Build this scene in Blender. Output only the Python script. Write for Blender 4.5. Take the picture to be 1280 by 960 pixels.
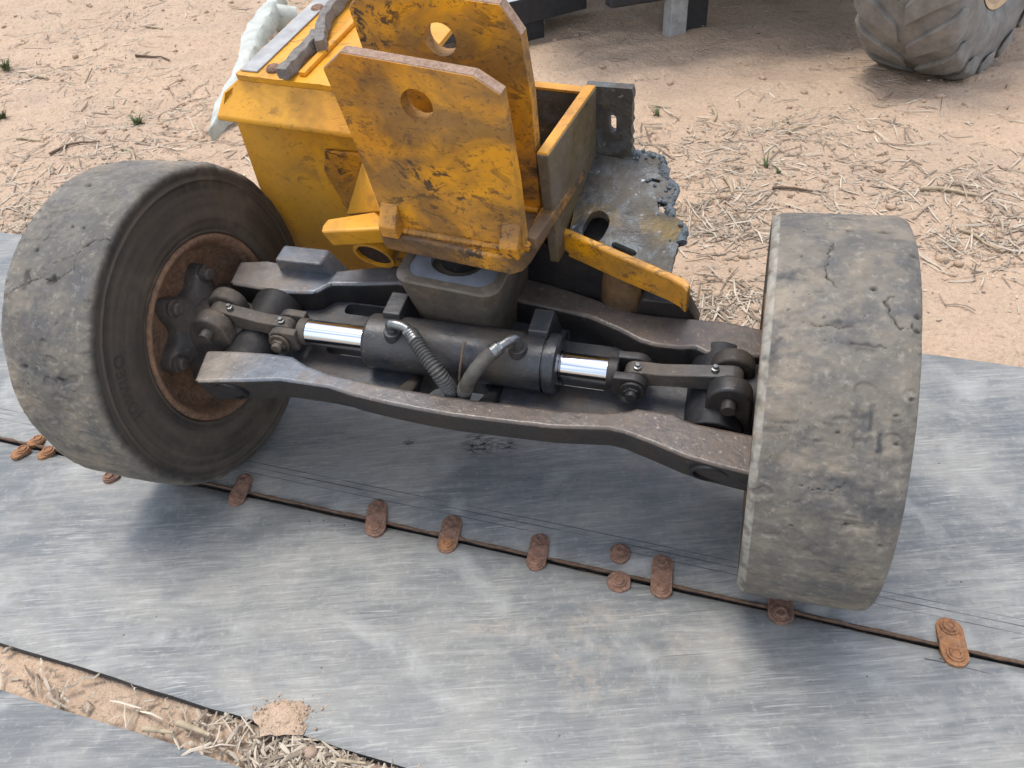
import bpy, math, random
from mathutils import Vector, Matrix, noise, geometry
random.seed(7)
R_ = math.radians
for o in list(bpy.data.objects): bpy.data.objects.remove(o)
scene = bpy.context.scene
COL = scene.collection

# ------------------------------------------------------------------ camera
FPX, HCAM, PITCH, ROLL = 1008.567, 1.32784, 0.69814, -0.07503
fw = Vector((0, math.cos(PITCH), -math.sin(PITCH)))
r0 = Vector((1, 0, 0)); u0 = r0.cross(fw)
cr = math.cos(ROLL)*r0 + math.sin(ROLL)*u0
cu = -math.sin(ROLL)*r0 + math.cos(ROLL)*u0
CAMP = Vector((0, 0, HCAM))
cam_d = bpy.data.cameras.new('camera'); cam = bpy.data.objects.new('camera', cam_d); COL.objects.link(cam)
M3 = Matrix((cr, cu, -fw)).transposed()
cam.matrix_world = Matrix.Translation(CAMP) @ M3.to_4x4()
cam_d.sensor_width = 36.0; cam_d.lens = FPX/1280*36.0; cam_d.clip_start = .05; cam_d.clip_end = 2000
scene.camera = cam

# ------------------------------------------------------------------ light
TO_SUN = Vector((-.20, .14, .97)).normalized()
SUN_EL = math.asin(TO_SUN.z); SUN_AZ = math.atan2(TO_SUN.x, TO_SUN.y)
world = bpy.data.worlds.new('World'); scene.world = world; world.use_nodes = True
wt = world.node_tree; wt.nodes.clear()
wo = wt.nodes.new('ShaderNodeOutputWorld'); bg = wt.nodes.new('ShaderNodeBackground')
sk = wt.nodes.new('ShaderNodeTexSky'); sk.sky_type = 'NISHITA'; sk.sun_disc = False
sk.sun_elevation = SUN_EL; sk.sun_rotation = SUN_AZ; sk.air_density = 1.0; sk.dust_density = 1.6; sk.ozone_density = 1.0
# broken white cloud over the whole sky
tc = wt.nodes.new('ShaderNodeTexCoord')
cn = wt.nodes.new('ShaderNodeTexNoise'); cn.inputs['Scale'].default_value = 2.6; cn.inputs['Detail'].default_value = 6; cn.inputs['Roughness'].default_value = .58
cmr = wt.nodes.new('ShaderNodeMapRange'); cmr.inputs['From Min'].default_value = .42; cmr.inputs['From Max'].default_value = .68
cmx = wt.nodes.new('ShaderNodeMix'); cmx.data_type = 'RGBA'; cmx.inputs[7].default_value = (9.5, 9.6, 9.9, 1)
wt.links.new(tc.outputs['Generated'], cn.inputs['Vector']); wt.links.new(cn.outputs['Fac'], cmr.inputs['Value'])
wt.links.new(cmr.outputs['Result'], cmx.inputs[0]); wt.links.new(sk.outputs['Color'], cmx.inputs[6])
wt.links.new(cmx.outputs[2], bg.inputs['Color']); wt.links.new(bg.outputs['Background'], wo.inputs['Surface'])
bg.inputs['Strength'].default_value = .12
sun_d = bpy.data.lights.new('sun', 'SUN'); sun = bpy.data.objects.new('sun', sun_d); COL.objects.link(sun)
sun_d.energy = 1.5; sun_d.angle = R_(24); sun_d.color = (1.0, .95, .87)
sun.rotation_euler = TO_SUN.to_track_quat('Z', 'Y').to_euler(); sun.location = TO_SUN*20
scene.view_settings.view_transform = 'Standard'; scene.view_settings.look = 'None'
scene.view_settings.gamma = 1; scene.view_settings.use_curve_mapping = False
scene.view_settings.exposure = 0.92
scene.render.engine = 'CYCLES'
scene.cycles.use_adaptive_sampling = True; scene.cycles.adaptive_threshold = .02; scene.cycles.max_bounces = 5; scene.cycles.diffuse_bounces = 3; scene.cycles.glossy_bounces = 3; scene.cycles.transmission_bounces = 2; scene.cycles.caustics_reflective = False; scene.cycles.caustics_refractive = False
scene.render.resolution_x = 1024; scene.render.resolution_y = 768

def ray(px, py): return ((px-640)/FPX)*cr-((py-480)/FPX)*cu+fw
def gnd(px, py, z=0.):
    d = ray(px, py); return CAMP+d*((z-CAMP.z)/d.z)
# ------------------------------------------------------------------ materials
class NT:
    def __init__(s, name):
        s.m = bpy.data.materials.new(name); s.m.use_nodes = True
        s.t = s.m.node_tree; s.b = s.t.nodes['Principled BSDF']; s._tc = None
    def n(s, k): return s.t.nodes.new(k)
    def l(s, a, b): s.t.links.new(a, b)
    def val(s, sock, v):
        if hasattr(v, 'links') or isinstance(v, bpy.types.NodeSocket): s.l(v, sock)
        else: sock.default_value = v
    def co(s, scale=(1,1,1), rot=(0,0,0), loc=(0,0,0), warp=0, wscale=4):
        if s._tc is None: s._tc = s.n('ShaderNodeTexCoord')
        src = s._tc.outputs['Object']
        if warp:
            nn = s.n('ShaderNodeTexNoise'); nn.inputs['Scale'].default_value = wscale; nn.inputs['Detail'].default_value = 1
            s.l(src, nn.inputs['Vector'])
            vm = s.n('ShaderNodeVectorMath'); vm.operation = 'MULTIPLY_ADD'
            s.l(nn.outputs['Color'], vm.inputs[0]); vm.inputs[1].default_value = (warp,)*3; s.l(src, vm.inputs[2]); src = vm.outputs[0]
        mp = s.n('ShaderNodeMapping'); s.l(src, mp.inputs['Vector'])
        mp.inputs['Scale'].default_value = scale; mp.inputs['Rotation'].default_value = rot; mp.inputs['Location'].default_value = loc
        return mp.outputs['Vector']
    def noise(s, scale, vec=None, detail=6, rough=.55, dist=0, lo=None, hi=None):
        detail = min(detail, 4.5)
        q = s.n('ShaderNodeTexNoise'); q.inputs['Scale'].default_value = scale; q.inputs['Detail'].default_value = detail
        q.inputs['Roughness'].default_value = rough; q.inputs['Distortion'].default_value = dist
        s.l(vec if vec is not None else s.co(), q.inputs['Vector'])
        return s.rng(q.outputs['Fac'], lo, hi) if lo is not None else q.outputs['Fac']
    def voro(s, scale, vec=None, feat='F1', lo=None, hi=None):
        q = s.n('ShaderNodeTexVoronoi'); q.feature = feat; q.inputs['Scale'].default_value = scale
        s.l(vec if vec is not None else s.co(), q.inputs['Vector'])
        return s.rng(q.outputs['Distance'], lo, hi) if lo is not None else q.outputs['Distance']
    def rng(s, v, lo, hi, a=0, b=1):
        m = s.n('ShaderNodeMapRange'); m.inputs['From Min'].default_value = lo; m.inputs['From Max'].default_value = hi
        m.inputs['To Min'].default_value = a; m.inputs['To Max'].default_value = b; s.l(v, m.inputs['Value']); return m.outputs['Result']
    def mul(s, a, b, op='MULTIPLY'):
        m = s.n('ShaderNodeMath'); m.operation = op; m.use_clamp = op != 'SUBTRACT'
        s.val(m.inputs[0], a); s.val(m.inputs[1], b); return m.outputs[0]
    def mix(s, f, a, b):
        m = s.n('ShaderNodeMix'); m.data_type = 'RGBA'
        s.val(m.inputs[0], f)
        for i, c in ((6, a), (7, b)):
            if isinstance(c, tuple): m.inputs[i].default_value = c if len(c) == 4 else c+(1,)
            else: s.l(c, m.inputs[i])
        return m.outputs[2]
    def attr(s, name, out='Fac'):
        a = s.n('ShaderNodeAttribute'); a.attribute_name = name; return a.outputs[out]
    def bump(s, h, strength=.4, dist=.003, prev=None):
        b = s.n('ShaderNodeBump'); b.inputs['Strength'].default_value = strength; b.inputs['Distance'].default_value = dist
        s.l(h, b.inputs['Height'])
        if prev is not None: s.l(prev, b.inputs['Normal'])
        return b.outputs['Normal']
    def done(s, col, rough=.6, normal=None, metal=0., spec=.5):
        if isinstance(col, tuple): s.b.inputs['Base Color'].default_value = col if len(col) == 4 else col+(1,)
        else: s.l(col, s.b.inputs['Base Color'])
        s.val(s.b.inputs['Roughness'], rough); s.val(s.b.inputs['Metallic'], metal)
        s.b.inputs['Specular IOR Level'].default_value = spec
        if normal is not None: s.l(normal, s.b.inputs['Normal'])
        return s.m

def m_paint(name, dirt=.5, base=(.72, .315, .006), rustc=(.13, .055, .025), seed=0., grease=(.022, .016, .012), coat=0.):
    n = NT(name); L = (seed, seed*1.7, seed*.6)
    smear = n.noise(6.5, n.co(scale=(1, 1, 1.5), rot=(.3, .5, 0), loc=L, warp=.22, wscale=5), 5, .6, lo=.60-.34*dirt, hi=.74-.28*dirt)
    film = n.noise(2.3, n.co(loc=(L[1], 1, 5), warp=.1), 4, .6, lo=.42, hi=.66)
    stroke = n.noise(7, n.co(scale=(1.3, 9, 6), rot=(.2, .75, .5), loc=L, warp=.07, wscale=9), 4, .72, lo=.63-.15*dirt, hi=.67-.13*dirt)
    patch = n.noise(6, n.co(loc=(L[2], 5, L[1])), 3, .6, lo=.46, hi=.62)
    fs = n.noise(16, n.co(scale=(1.2, 12, 9), rot=(.1, .62, .9), loc=(L[1], L[0], 3), warp=.03, wscale=12), 4, .75, lo=.60-.06*dirt, hi=.68-.06*dirt)
    fs2 = n.noise(14, n.co(scale=(9, 1.1, 8), rot=(.5, .2, .3), loc=(L[0], 2, L[1]), warp=.02, wscale=12), 4, .75, lo=.62, hi=.70)
    chip = n.noise(31, n.co(loc=L, warp=.02, wscale=40), 4.5, .7, lo=.68-.10*dirt, hi=.71-.10*dirt)
    c = n.mix(film, base, (base[0]*.76, base[1]*.66, base[2]*.7))
    c = n.mix(n.mul(n.noise(48, None, 4, .7, lo=.45, hi=.72), .22), c, (base[0]*.55, base[1]*.55, .02))
    c = n.mix(n.mul(smear, .25+.72*dirt), c, n.mix(n.noise(16, None, 4.5, .7, lo=.36, hi=.64), (.15, .088, .04), (.05, .032, .02)))
    c = n.mix(n.mul(stroke, n.rng(patch, 0, 1, .25*dirt, min(1, .35+.9*dirt))), c, grease)
    c = n.mix(n.mul(fs, .25+.65*dirt), c, (.045, .028, .015))
    c = n.mix(n.mul(fs2, .35), c, (min(1, base[0]*1.05), base[1]*1.15, base[2]*2))
    c = n.mix(n.mul(chip, .25+.7*dirt), c, n.mix(patch, rustc, grease))
    c = n.mix(n.mul(n.noise(3.1, n.co(loc=(7, L[0], 2)), 4, lo=.48, hi=.74), .20), c, (.44, .33, .20))
    if coat: c = n.mix(n.mul(n.noise(9, n.co(loc=(L[0], 8, 2)), 4.5, .7, lo=.36, hi=.56), coat), c, (.075, .046, .026))
    nm = n.bump(n.mul(n.noise(38, None, 4, .7), stroke, 'SUBTRACT'), .30, .0016)
    return n.done(c, n.rng(smear, 0, 1, .40, .62), nm)

def m_cast(name, base=(.155, .175, .205), dirt=(.20, .155, .118), amt=.5, rough=.5, dark=(.02, .02, .022), grease=.35, seed=0., brown=False, shine=0.):
    n = NT(name); L = (seed, seed*2.1, seed*.3)
    f = n.noise(7, n.co(loc=L, warp=.08), 8, .65, lo=.62-.34*amt, hi=.80-.25*amt)
    g = n.noise(11, n.co(loc=(L[1], 4, L[0])), 8, .7, lo=.66-.26*grease, hi=.86-.26*grease)
    c = n.mix(n.noise(40, None, 5, lo=.3, hi=.7), base, tuple(x*.62 for x in base))
    c = n.mix(n.mul(f, .9), c, n.mix(n.noise(55, None, 6, .7, lo=.35, hi=.7), dirt, tuple(x*.55 for x in dirt)))
    if brown:
        sx = n.n('ShaderNodeSeparateXYZ'); n.l(n.co(warp=.25, wscale=5), sx.inputs[0])
        k1 = n.rng(sx.outputs['X'], -.22, .12); c = n.mix(n.mul(k1, .86), c, n.mix(n.noise(50, None, 5, .7, lo=.35, hi=.7), (.125, .088, .062), (.062, .049, .040)))
        k2 = n.rng(sx.outputs['X'], -.26, -.36); c = n.mix(n.mul(k2, .8), c, n.mix(n.noise(20, None, 5, .7, lo=.35, hi=.7), (.31, .26, .205), (.17, .145, .12)))
    c = n.mix(n.mul(g, .85), c, dark)
    c = n.mix(n.mul(n.noise(120, None, 3, lo=.62, hi=.72), .5), c, tuple(min(1, x*1.9) for x in dirt))
    nm = n.bump(n.noise(70, None, 6, .7), .45, .0022)
    nm = n.bump(n.noise(13, None, 5, .6), .35, .006, nm)
    return n.done(c, n.rng(f, 0, 1, rough-.12+shine, rough+.2+shine), nm, spec=.5-shine)

def m_rubber():
    # 'tread' 1 on the dusty running surface, 0 on the side walls; 'scar' marks torn rubber
    n = NT('worn_tyre_rubber'); t = n.attr('tread'); sc = n.attr('scar'); st = n.attr('stain')
    v = n.co(warp=.06, wscale=6)
    a = n.noise(6, v, 9, .66, lo=.34, hi=.64)
    b = n.noise(24, n.co(loc=(3, 1, 2)), 8, .7, lo=.36, hi=.66)
    d = n.noise(4.6, n.co(loc=(5, 9, 2), warp=.1), 8, .66, lo=.48, hi=.62)
    ru = n.noise(8, n.co(scale=(1, 1, 5), rot=(.05, .3, .35), loc=(4, 1, 0), warp=.04), 4, .7, lo=.46, hi=.62)
    tr = n.mix(a, (.105, .097, .084), (.24, .21, .165))
    tr = n.mix(n.mul(b, .45), tr, (.10, .092, .08))
    tr = n.mix(n.mul(d, .5), tr, (.33, .262, .185))
    tr = n.mix(n.mul(ru, .5), tr, (.095, .095, .092))
    tr = n.mix(n.mul(n.noise(9, n.co(loc=(1, 2, 8), warp=.08), 8, .72, lo=.51, hi=.64), .8), tr, (.078, .079, .083))
    tr = n.mix(n.mul(n.voro(85, n.co(warp=.03, wscale=30), lo=.16, hi=.05), n.noise(8, n.co(loc=(2, 7, 4)), 3, lo=.52, hi=.6)), tr, (.045, .042, .04))
    tr = n.mix(n.mul(n.noise(70, None, 4, .75, lo=.54, hi=.74), .34), tr, (.46, .41, .34))
    tr = n.mix(st, tr, (.05, .05, .052))
    sw = n.mix(a, (.026, .023, .021), (.066, .051, .039))
    sw = n.mix(n.mul(d, .6), sw, (.16, .125, .09)); sw = n.mix(n.mul(b, .5), sw, (.03, .027, .025))
    sw = n.mix(n.mul(n.attr('ring'), .5), sw, (.12, .097, .074))
    tr = n.mix(n.mul(n.attr('pale'), .45), tr, (.44, .42, .36))
    c = n.mix(t, sw, tr); c = n.mix(n.mul(sc, .75), c, (.022, .02, .019))
    nm = n.bump(n.noise(55, None, 8, .75), .5, .0025)
    nm = n.bump(n.noise(11, v, 6, .6), .5, .008, nm)
    return n.done(c, n.rng(b, 0, 1, .62, .85), nm, spec=.35)

BELT_A = -0.3576
def m_belt(name, seed=0., lines=(), spots=()):
    n = NT(name); L = (seed, seed*1.3, 0)
    def streak(ang, sc, an, lo, hi, k): return n.noise(sc, n.co(scale=(1, an, 1), rot=(0, 0, ang), loc=(L[0]+k, L[1]-k, 0), warp=.02, wscale=7), 4, .68, lo=lo, hi=hi)
    st2 = n.co(scale=(3, 60, 1), rot=(0, 0, -BELT_A+.22), loc=L)
    s1 = streak(-BELT_A-.08, 5, 13, .46, .62, 0); s2 = streak(-BELT_A+.30, 7, 15, .50, .62, 3); s3 = streak(-BELT_A-.55, 8, 16, .52, .64, 7); s4 = streak(-BELT_A-.02, 16, 22, .50, .66, 1)
    big = n.noise(3.4, n.co(scale=(1, 1.5, 1), rot=(0, 0, -BELT_A), loc=L, warp=.2, wscale=3), 4.5, .62, lo=.40, hi=.62)
    cl = n.noise(8, n.co(loc=(L[1]+3, 2, 1), warp=.12, wscale=6), 4.5, .7, lo=.46, hi=.64)
    c = n.mix(big, (.135, .144, .147), (.25, .246, .228))
    c = n.mix(n.mul(s1, .34), c, (.35, .348, .325))
    c = n.mix(n.mul(n.mul(s2, cl), .5), c, (.105, .117, .13))
    c = n.mix(n.mul(n.mul(s3, big), .5), c, (.40, .40, .37))
    c = n.mix(n.mul(cl, .28), c, (.125, .140, .160))
    c = n.mix(n.mul(s4, .28), c, (.095, .103, .11))
    
    for k_, (da, sc_, an_, am_, cc_) in enumerate(((.02, 9, 26, .50, (.43, .425, .395)), (-.45, 10, 24, .42, (.42, .415, .39)), (.75, 11, 22, .42, (.43, .425, .395)), (.14, 9, 28, .50, (.075, .08, .085)), (-1.0, 9, 24, .4, (.085, .09, .095)))):
        ln_ = n.noise(sc_, n.co(scale=(1, an_, 1), rot=(0, 0, -BELT_A+da), loc=(L[0]+k_*3.7, L[1]+k_*2.1, 0)), 2, .6, lo=.60, hi=.645)
        pm_ = n.noise(5, n.co(loc=(k_*2.3+L[0], k_*1.9, 4), warp=.1, wscale=5), 3, .6, lo=.48, hi=.62)
        c = n.mix(n.mul(n.mul(ln_, pm_), am_), c, cc_)
    spk = n.noise(80, None, 4, .8, lo=.54, hi=.72)
    c = n.mix(n.mul(spk, .35), c, (.44, .43, .39))
    # swirled scuffs and long thin scratches
    arc = n.n('ShaderNodeTexWave'); arc.wave_type = 'RINGS'; arc.rings_direction = 'Z'; arc.inputs['Scale'].default_value = 1.3; arc.inputs['Distortion'].default_value = 9; arc.inputs['Detail'].default_value = 3; arc.inputs['Detail Scale'].default_value = 1.1
    n.l(n.co(loc=(L[0]+.6, .3, 0), rot=(0, 0, .6)), arc.inputs['Vector'])
    c = n.mix(n.mul(n.rng(arc.outputs['Fac'], .80, .99), n.mul(cl, .45)), c, (.44, .44, .41))
    scx = n.noise(5, n.co(scale=(.9, 55, 1), rot=(0, 0, .25), loc=(L[1], 5, 0), warp=.03, wscale=2), 3, lo=.70, hi=.73)
    c = n.mix(n.mul(scx, .6), c, (.05, .055, .06))
    scy = n.noise(5, n.co(scale=(.8, 48, 1), rot=(0, 0, -1.1), loc=(L[1]+9, 2, 0), warp=.03, wscale=2), 3, lo=.71, hi=.75)
    c = n.mix(n.mul(scy, .4), c, (.46, .46, .43))
    # trodden-in sand
    sand = n.mul(n.noise(3.1, n.co(loc=(L[0]+1.7, 6, 3), warp=.3, wscale=3), 6, .6, lo=.60, hi=.72), n.noise(45, None, 4, .7, lo=.42, hi=.62))
    c = n.mix(n.mul(sand, .38), c, (.43, .35, .26))
    if lines or spots:
        sx = n.n('ShaderNodeSeparateXYZ'); n.l(n.co(rot=(0, 0, -BELT_A), warp=.006, wscale=3), sx.inputs[0])
        for l_, w_ in lines:
            dl = n.mul(n.mul(sx.outputs['Y'], l_, 'SUBTRACT'), 1., 'MULTIPLY'); ab = n.n('ShaderNodeMath'); ab.operation = 'ABSOLUTE'; df = n.n('ShaderNodeMath'); df.operation = 'SUBTRACT'; n.l(sx.outputs['Y'], df.inputs[0]); df.inputs[1].default_value = l_; n.l(df.outputs[0], ab.inputs[0])
            c = n.mix(n.mul(n.rng(ab.outputs[0], w_, w_*.4), n.noise(6, n.co(loc=(l_*50, 1, 1)), 3, lo=.35, hi=.55)), c, (.05, .055, .06))
        for (px_, py_), r_ in spots:
            p_ = gnd(px_, py_); vd = n.n('ShaderNodeVectorMath'); vd.operation = 'DISTANCE'; n.l(n.co(scale=(1, 1, 0)), vd.inputs[0]); vd.inputs[1].default_value = (p_.x, p_.y, 0)
            c = n.mix(n.mul(n.rng(vd.outputs['Value'], r_, r_*.4), n.noise(45, n.co(scale=(1, 2.2, 1), rot=(0, 0, .9), loc=(r_, 0, 0)), 5, .7, lo=.46, hi=.56)), c, (.02, .022, .025))
    dots = n.mul(n.voro(38, n.co(loc=L), lo=.10, hi=.04), n.noise(9, n.co(loc=(5, 1, L[0])), 2, lo=.60, hi=.63))
    c = n.mix(dots, c, (.03, .03, .03))
    nm = n.bump(n.noise(4, st2, 5, .6), .16, .002)
    nm = n.bump(n.noise(60, None, 6, .7), .16, .0015, nm)
    return n.done(c, n.rng(s1, 0, 1, .46, .66), nm, spec=.42)

def m_dirt():
    n = NT('sandy_dirt')
    a = n.noise(1.1, n.co(warp=.3, wscale=1.5), 7, .6, lo=.32, hi=.68)
    b = n.noise(9, None, 9, .7, lo=.34, hi=.68); d = n.noise(70, None, 6, .7, lo=.36, hi=.66)
    c = n.mix(a, (.51, .362, .245), (.41, .303, .215))
    c = n.mix(n.mul(b, .45), c, (.34, .245, .18)); c = n.mix(n.mul(d, .38), c, (.66, .51, .39))
    c = n.mix(n.mul(n.noise(28, n.co(loc=(3, 3, 3)), 7, .75, lo=.58, hi=.70), .6), c, (.20, .14, .10))
    c = n.mix(n.mul(n.noise(2.2, n.co(loc=(8, 1, 3)), 6, .65, lo=.55, hi=.72), .4), c, (.33, .27, .22))
    nm = n.bump(n.noise(95, None, 5, .75), .6, .006)
    nm = n.bump(n.noise(16, None, 8, .7), 1., .026, nm)
    return n.done(c, .92, nm, spec=.2)

def m_rust(name='rusty_steel', a=(.20, .095, .055), b=(.085, .045, .032), c3=(.32, .21, .15)):
    n = NT(name); f = n.noise(55, None, 8, .7, lo=.35, hi=.65); g = n.noise(140, None, 5, .7, lo=.45, hi=.7)
    c = n.mix(f, a, b); c = n.mix(n.mul(g, .55), c, c3)
    return n.done(c, .85, n.bump(n.noise(160, None, 7, .75), .8, .002), spec=.3)

def m_plain(name, col, rough=.6, var=.5, scale=30, metal=0., bump=.3, bd=.002, spec=.5):
    n = NT(name); f = n.noise(scale, None, 7, .65, lo=.3, hi=.7)
    return n.done(n.mix(f, col, tuple(x*(1-var) for x in col)), rough, n.bump(n.noise(scale*2.5, None, 6, .7), bump, bd), metal, spec)

def m_burnt():
    n = NT('torch_burnt_steel'); v = n.co(warp=.05, wscale=14)
    a = n.noise(12, v, 8, .7, lo=.35, hi=.66); b = n.noise(24, n.co(loc=(4, 2, 1)), 8, .7, lo=.48, hi=.66)
    c = n.mix(a, (.035, .035, .038), (.088, .074, .055)); c = n.mix(n.mul(b, .5), c, (.15, .18, .20))
    c = n.mix(n.mul(n.noise(9, n.co(loc=(2, 6, 1)), 6, lo=.58, hi=.7), .7), c, (.20, .135, .04))
    c = n.mix(n.mul(n.noise(60, None, 4, lo=.66, hi=.74), .7), c, (.42, .45, .46))
    nm = n.bump(n.noise(34, v, 8, .75), .7, .006)
    return n.done(c, n.rng(a, 0, 1, .38, .7), nm, metal=.25)

def m_straw():
    n = NT('dry_straw'); f = n.attr('tone')
    c = n.mix(f, (.17, .125, .09), (.62, .54, .43))
    return n.done(c, .8, spec=.25)

def _ls(px, py):
    p = gnd(px, py); return -math.sin(BELT_A)*p.x+math.cos(BELT_A)*p.y
M = dict(
  paint=m_paint('yellow_paint', .5, seed=1.3), paint_clean=m_paint('yellow_paint_dusty', .22, base=(.72, .345, .02), seed=4.1),
  paint_dirty=m_paint('yellow_paint_greasy', .64, seed=2.2), paint_dark=m_paint('yellow_paint_blackened', .80, seed=6.4, coat=.8),
  paint_near=m_paint('yellow_paint_smeared', .58, seed=9.7),
  cast_block=m_cast('cast_block_steel', (.10, .09, .075), (.15, .115, .082), .6, .5, grease=.2, seed=13.),
  cast=m_cast('cast_steel', amt=.36, grease=.2, rough=.42, brown=True), cast_web=m_cast('cast_web_steel', (.062, .068, .08), (.08, .06, .045), .5, .5, seed=11.), cast_brown=m_cast('cast_steel_dirty_shaded', (.026, .026, .028), (.055, .040, .029), .65, .55, seed=3.),
  cast_dark=m_cast('greasy_steel', (.022, .022, .025), (.038, .03, .024), .45, .45, (.010, .010, .011), .6, seed=5., shine=.2),
  cast_dust=m_cast('dusty_steel', (.065, .06, .056), (.125, .098, .074), .6, .6, grease=.5, seed=8.),
  cyl=m_cast('cylinder_paint', (.038, .042, .050), (.068, .054, .040), .55, .42, (.014, .014, .016), .35, seed=9.),
  rubber=m_rubber(), belt=m_belt('belt_rubber', 0.), belt2=m_belt('belt_rubber_pale', 2.7, [(_ls(1250, 776), .0016), (_ls(1250, 768), .0013), (_ls(500, 627), .0012)], [((512, 553), .018), ((600, 556), .05), ((633, 557), .03)]), belt3=m_belt('belt_rubber_blue', 6.3),
  belt_edge=m_plain('belt_cut_edge', (.055, .057, .06), .8, .5, 60), cord=m_plain('belt_cord', (.16, .095, .06), .9, .6, 90, bump=.8),
  dirt=m_dirt(), rust=m_rust(a=(.25, .135, .09), b=(.11, .062, .045), c3=(.38, .26, .20)), rust2=m_rust('rusty_steel_orange', (.34, .16, .07), (.16, .075, .04), (.42, .27, .17)),
  rim=m_rust('rusty_rim', (.225, .125, .072), (.10, .062, .044), (.30, .20, .13)),
  chrome=NT('chrome').done((.66, .69, .73), .10, metal=1.), fitting=m_plain('plated_fitting', (.30, .31, .31), .32, .6, 90, metal=.8),
  hose=m_plain('hose_spring_guard', (.10, .098, .092), .5, .5, 80), hose_grey=m_plain('hose_sleeve', (.105, .096, .083), .7, .5, 60),
  grey=m_plain('worn_grey_steel', (.22, .235, .26), .42, .35, 22), foam=m_plain('grey_foam', (.26, .24, .215), .95, .5, 60, bump=.9, bd=.006),
  sooty=m_cast('sooty_wall', (.13, .095, .045), (.15, .115, .085), .6, .55, (.04, .035, .03), .3, seed=4.4), burnt=m_burnt(), slag=m_plain('slag', (.21, .245, .27), .45, .7, 70, metal=.3, bump=1., bd=.006),
  galv=m_plain('pale_sheet_metal', (.52, .54, .48), .5, .35, 14, bump=.6, bd=.006), concrete=m_plain('pale_grey_steel', (.42, .42, .41), .7, .4, 25),
  black=m_plain('black_paint', (.035, .036, .04), .5, .5, 25), lrub=m_plain('dusty_lug_rubber', (.25, .24, .22), .85, .45, 16, bump=.6, bd=.005),
  lrim=m_plain('tan_rim_paint', (.60, .42, .25), .5, .3, 15), deck=m_plain('pale_deck_steel', (.50, .55, .57), .45, .35, 9),
  straw=m_straw(), grass=m_plain('green_blade', (.13, .17, .07), .7, .5, 40), stick=m_plain('dry_stalk', (.50, .40, .27), .8, .45, 50),
  darkstick=m_plain('brown_twig', (.17, .115, .075), .85, .5, 60), stone=m_plain('pinkish_stone', (.42, .30, .22), .85, .4, 40),
)

# ------------------------------------------------------------------ mesh building
class MB:
    def __init__(s): s.v = []; s.f = []; s.att = {}
    def add(s, vs, fs):
        o = len(s.v); s.v += [Vector(q) for q in vs]; s.f += [tuple(i+o for i in f) for f in fs]; return o
    def loops(s, rings, cap0=True, cap1=True, closed=True):
        n = len(rings[0]); o = len(s.v)
        for r in rings: s.v += [Vector(q) for q in r]
        for i in range(len(rings)-1):
            for j in range(n if closed else n-1):
                k = (j+1) % n
                s.f.append((o+i*n+j, o+i*n+k, o+(i+1)*n+k, o+(i+1)*n+j))
        if cap0: s.f.append(tuple(o+j for j in range(n))[::-1])
        if cap1: s.f.append(tuple(o+(len(rings)-1)*n+j for j in range(n)))
        return s
    def prism(s, bot, top):      # two matching 3-D polygons
        return s.loops([bot, top])
    def holed(s, poly, holes, fr, ax, a0, a1):
        # plate with holes in a frame; polygon given in the two other axes
        def P(q, a):
            c = list(q); c.insert(ax, a); return fr(*c)
        allp = [poly]+holes
        tri = geometry.tessellate_polygon([[Vector((q[0], q[1], 0)) for q in l] for l in allp])
        flat = [q for l in allp for q in l]; n = len(flat)
        o = s.add([P(q, a0) for q in flat]+[P(q, a1) for q in flat], [])
        for t in tri:
            s.f.append(tuple(o+i for i in t)); s.f.append(tuple(o+n+i for i in t[::-1]))
        b = 0
        for l in allp:
            m = len(l)
            for j in range(m): k = (j+1) % m; s.f.append((o+b+j, o+b+k, o+n+b+k, o+n+b+j))
            b += m
        return s
    def cyl(s, p0, p1, r0_, r1_=None, seg=24, cap0=True, cap1=True):
        return s.tube([p0, p1], [r0_, r0_ if r1_ is None else r1_], seg, cap0, cap1)
    def tube(s, path, rad, seg=12, cap0=True, cap1=True):
        path = [Vector(q) for q in path]; rings = []; up = None
        if not isinstance(rad, (list, tuple)): rad = [rad]*len(path)
        for i, q in enumerate(path):
            d = (path[min(i+1, len(path)-1)]-path[max(i-1, 0)]).normalized()
            if up is None: up = d.orthogonal().normalized()
            up = (up-d*up.dot(d)).normalized(); w = d.cross(up)
            rings.append([q+rad[i]*(math.cos(a)*up+math.sin(a)*w) for a in [2*math.pi*k/seg for k in range(seg)]])
        return s.loops(rings, cap0, cap1)
    def lathe(s, C, A, B, U, prof, seg=64):   # prof: (a, r)
        rings = []
        for a, r in prof: rings.append([C+A*a+r*(math.cos(t)*B+math.sin(t)*U) for t in [2*math.pi*k/seg for k in range(seg)]])
        return s.loops(rings, False, False)
    def box(s, fr, x, y, z):
        q = [fr(a, b, c) for c in z for b in y for a in x]
        s.add(q, [(0,2,3,1), (4,5,7,6), (0,1,5,4), (2,6,7,3), (0,4,6,2), (1,3,7,5)]); return s

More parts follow.
